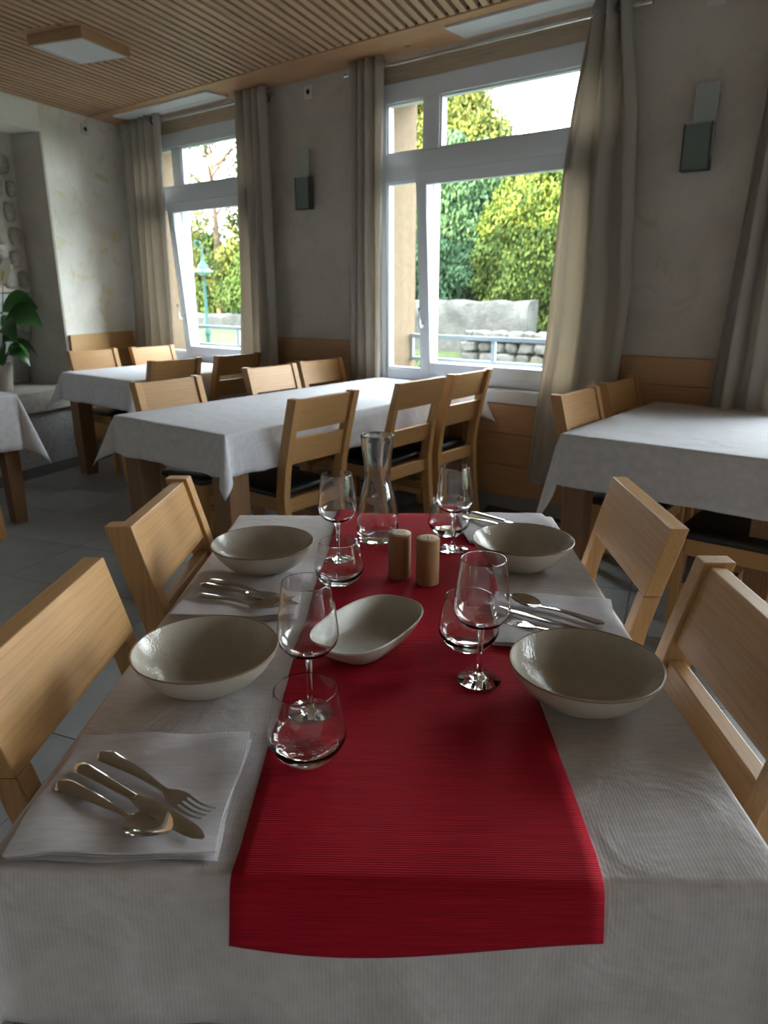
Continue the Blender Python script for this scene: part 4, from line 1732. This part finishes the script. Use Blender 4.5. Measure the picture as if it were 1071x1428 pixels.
lumpy_wall('garden_wall', -11.6, -6.15, 11.6, 12.0, 1.13, 'garden_render', 'weathered pale rendered garden wall below the hedge outside the middle window', 3)
t = empty('rubble_wall', (-5.2, 11.0, 0))
tag(t, 'low wall of pale rough stones outside, right of the rendered garden wall', 'garden wall')
r_ = random.Random(5)
for row in range(3):
    x = -1.9 + r_.uniform(0, 0.1)
    while x < 1.9:
        w_ = r_.uniform(0.18, 0.36)
        h_ = 0.19
        pebble('stone', w_ / 2, 0.14, h_ / 2, 'rubble', t, Matrix.Translation((x + w_ / 2, r_.uniform(-.03, .03), gz(11.0) - 0.08 + row * 0.185 + h_ / 2)), 0.12)
        x += w_ + 0.01
mb = MB()
mb.box(-1.95, 1.95, 0.05, 0.28, -0.1, gz(11) + 0.36)
mb.build('wall_core', 'rubble', t)
lumpy_wall('garden_wall', -24.0, -14.8, 14.2, 14.5, 0.66, 'garden_render', 'pale boundary wall far behind the street lamp outside the left window', 8)


# trees: leaf sprays over a dark core
def tree(name, label, cat, c, rad, n, size, fol, seed, shape='cone', squash=0.5, trunk=True, group=None, core=0.74):
    r_ = np.random.default_rng(seed)
    t = empty(name, (c[0], c[1], gz(c[1]) - 0.02))
    z0 = c[2] - (gz(c[1]) - 0.02)
    rx, ry, rz = rad
    # clumps make the outline bumpy
    ncl = 130
    cd = r_.normal(size=(ncl, 3))
    cd /= np.linalg.norm(cd, axis=1)[:, None]
    per = int(n * 2.6) // ncl

    def surf(d):
        if shape == 'cone':
            zz = d[2]
            k = 1.0 if zz < 0 else (1 - 0.55 * zz)
            return np.array([d[0] * rx * k, d[1] * ry * k, zz * rz])
        return np.array([d[0] * rx, d[1] * ry, d[2] * rz])

    V = []
    for q in range(ncl):
        pc = surf(cd[q]) * r_.uniform(0.80, 0.97)
        cr = r_.uniform(0.14, 0.24) * (rx + ry + rz) / 3 * 0.9
        d = r_.normal(size=(per, 3))
        d /= np.linalg.norm(d, axis=1)[:, None]
        P = pc + d * cr * r_.uniform(0.7, 1.0, (per, 1))
        P[:, 2] += z0
        nr = d * 0.8 + r_.normal(size=(per, 3)) * 0.6
        nr /= np.linalg.norm(nr, axis=1)[:, None]
        A = np.cross(nr, np.array([0.1, 0.2, 1.0]))
        A /= np.linalg.norm(A, axis=1)[:, None] + 1e-6
        B2 = np.cross(nr, A)
        sz = 0.72 * size * r_.uniform(0.6, 1.3, (per, 1))
        keep = P[:, 2] > 0.05
        V.append(np.stack([P - A * sz * squash, P - B2 * sz, P + A * sz * squash, P + B2 * sz], 1)[keep].reshape(-1, 3))
    V = np.concatenate(V)
    # a second, even coat of leaves over the whole crown
    k = int(n * 1.6)
    d = r_.normal(size=(k, 3))
    d /= np.linalg.norm(d, axis=1)[:, None]
    P = np.array([surf(x) for x in d]) * r_.uniform(0.76, 0.96, (k, 1))
    P[:, 2] += z0
    nr = d * 0.9 + r_.normal(size=(k, 3)) * 0.6
    nr /= np.linalg.norm(nr, axis=1)[:, None]
    A = np.cross(nr, np.array([0.1, 0.2, 1.0]))
    A /= np.linalg.norm(A, axis=1)[:, None] + 1e-6
    B2 = np.cross(nr, A)
    sz = 0.8 * size * r_.uniform(0.6, 1.3, (k, 1))
    keep = P[:, 2] > 0.05
    if core:
        V = np.concatenate([V, np.stack([P - A * sz * squash, P - B2 * sz, P + A * sz * squash, P + B2 * sz], 1)[keep].reshape(-1, 3)])
    mb = MB()
    mb.v = V.tolist()
    mb.f = np.arange(len(V)).reshape(-1, 4).tolist()
    mb.m = [0] * len(mb.f)
    o = mb.build('crown', fol, t, recalc=False)
    o['kind'] = 'stuff'
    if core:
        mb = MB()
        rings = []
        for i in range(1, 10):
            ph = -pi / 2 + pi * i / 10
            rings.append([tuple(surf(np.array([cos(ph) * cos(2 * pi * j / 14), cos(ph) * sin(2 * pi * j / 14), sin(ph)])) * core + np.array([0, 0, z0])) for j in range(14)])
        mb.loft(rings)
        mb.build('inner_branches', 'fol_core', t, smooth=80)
    if trunk:
        mb = MB()
        mb.tube([(0, 0, -0.1), (0.05, 0.02, z0 * 0.5), (0, 0, z0 + rz * 0.4)], [0.14, 0.11, 0.04], 8)
        for k in range(7):
            a = k * 0.9 + seed
            mb.tube([(0, 0, z0 - rz * 0.3 + 0.25 * k), (cos(a) * rx * 0.4, sin(a) * ry * 0.4, z0 - rz * 0.05 + 0.25 * k), (cos(a) * rx * 0.8, sin(a) * ry * 0.8, z0 + rz * 0.15 + 0.25 * k)], [0.05, 0.035, 0.012], 6)
        mb.build('trunk', 'bark', t, smooth=60)
    tag(t, label, cat, group)
    return t


GT = 'trees and shrubs beyond the windows'
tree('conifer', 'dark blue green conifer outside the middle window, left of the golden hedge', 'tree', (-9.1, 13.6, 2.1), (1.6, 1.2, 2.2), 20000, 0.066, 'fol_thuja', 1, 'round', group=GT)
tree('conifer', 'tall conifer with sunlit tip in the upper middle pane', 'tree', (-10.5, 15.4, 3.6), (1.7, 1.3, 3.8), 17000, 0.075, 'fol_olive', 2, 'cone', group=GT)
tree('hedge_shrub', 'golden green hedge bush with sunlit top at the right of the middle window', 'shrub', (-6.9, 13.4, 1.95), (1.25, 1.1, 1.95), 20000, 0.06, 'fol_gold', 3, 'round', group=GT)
tree('hedge_shrub', 'golden green hedge bush continuing right behind the flared curtain', 'shrub', (-4.9, 13.3, 1.95), (1.5, 1.1, 1.95), 16000, 0.06, 'fol_gold', 4, 'round', group=GT)
tree('hedge_shrub', 'golden green hedge bush outside the rightmost curtained window', 'shrub', (-2.2, 13.3, 2.1), (1.7, 1.1, 2.1), 5000, 0.11, 'fol_gold', 5, 'round', group=GT)
tree('garden_tree', 'loose autumn tinted tree seen through the narrow left pane of the middle window', 'tree', (-13.0, 14.6, 3.0), (1.6, 1.4, 2.6), 4200, 0.11, 'fol_autumn', 6, 'round', core=0.0, group=GT)
tree('garden_shrub', 'small yellow shrub just above the garden wall at its left end', 'shrub', (-11.3, 13.0, 1.0), (0.7, 0.5, 0.8), 2500, 0.07, 'fol_gold', 7, 'round', trunk=False, group=GT)
tree('garden_tree', 'airy yellow leaved tree in the upper pane of the left window', 'tree', (-20.6, 16.6, 4.6), (3.0, 2.2, 3.2), 12000, 0.10, 'fol_olive', 8, 'round', core=0.0, group=GT)
tree('garden_tree', 'orange tinted tree behind the street lamp', 'tree', (-18.9, 18.6, 3.2), (1.9, 1.6, 1.9), 9000, 0.09, 'fol_autumn', 9, 'round', core=0.0, group=GT)
tree('garden_shrub', 'broad green shrub behind the street lamp outside the left window', 'shrub', (-18.0, 16.6, 1.5), (2.6, 1.0, 1.5), 15000, 0.065, 'fol_hedge', 10, 'round', trunk=False, group=GT)
tree('garden_shrub', 'broad green shrub at the far left behind the left window', 'shrub', (-22.5, 17.2, 1.6), (2.6, 1.0, 1.7), 6000, 0.10, 'fol_hedge', 11, 'round', trunk=False, group=GT)

# teal street lamp
t = empty('street_lamp', (-11.98, 9.3, gz(9.3)))
t.scale = (0.82, 0.82, 0.82)
mb = MB()
mb.lathe([(0.09, 0), (0.09, 0.12), (0.055, 0.16), (0.05, 0.5), (0.07, 0.52), (0.075, 0.60), (0.04, 0.66), (0.035, 1.6), (0.03, 2.35)], 20)
mb.build('pole', 'teal_paint', t, smooth=40)
mb = MB()
mb.tube([(0, 0, 2.3), (0, 0, 2.52), (-0.05, -0.03, 2.64), (-0.13, -0.07, 2.66), (-0.16, -0.09, 2.58), (-0.10, -0.05, 2.50)], 0.022, 10)
mb.build('gooseneck', 'teal_paint', t, smooth=60)
mb = MB()
mb.lathe([(0.03, 2.30), (0.05, 2.18), (0.11, 2.12), (0.13, 2.04), (0.24, 1.97), (0.245, 1.95), (0.22, 1.95), (0.02, 2.02)], 28)
mb.build('lamp_shade', 'teal_paint', t, smooth=40)
mb = MB()
mb.lathe([(0.02, 2.015), (0.12, 1.965), (0.09, 1.90), (0.01, 1.88)], 20)
mb.build('lamp_glass', 'frosted_glass', t, smooth=60)
tag(t, 'teal street lamp with a bell shade outside the left window', 'street lamp')
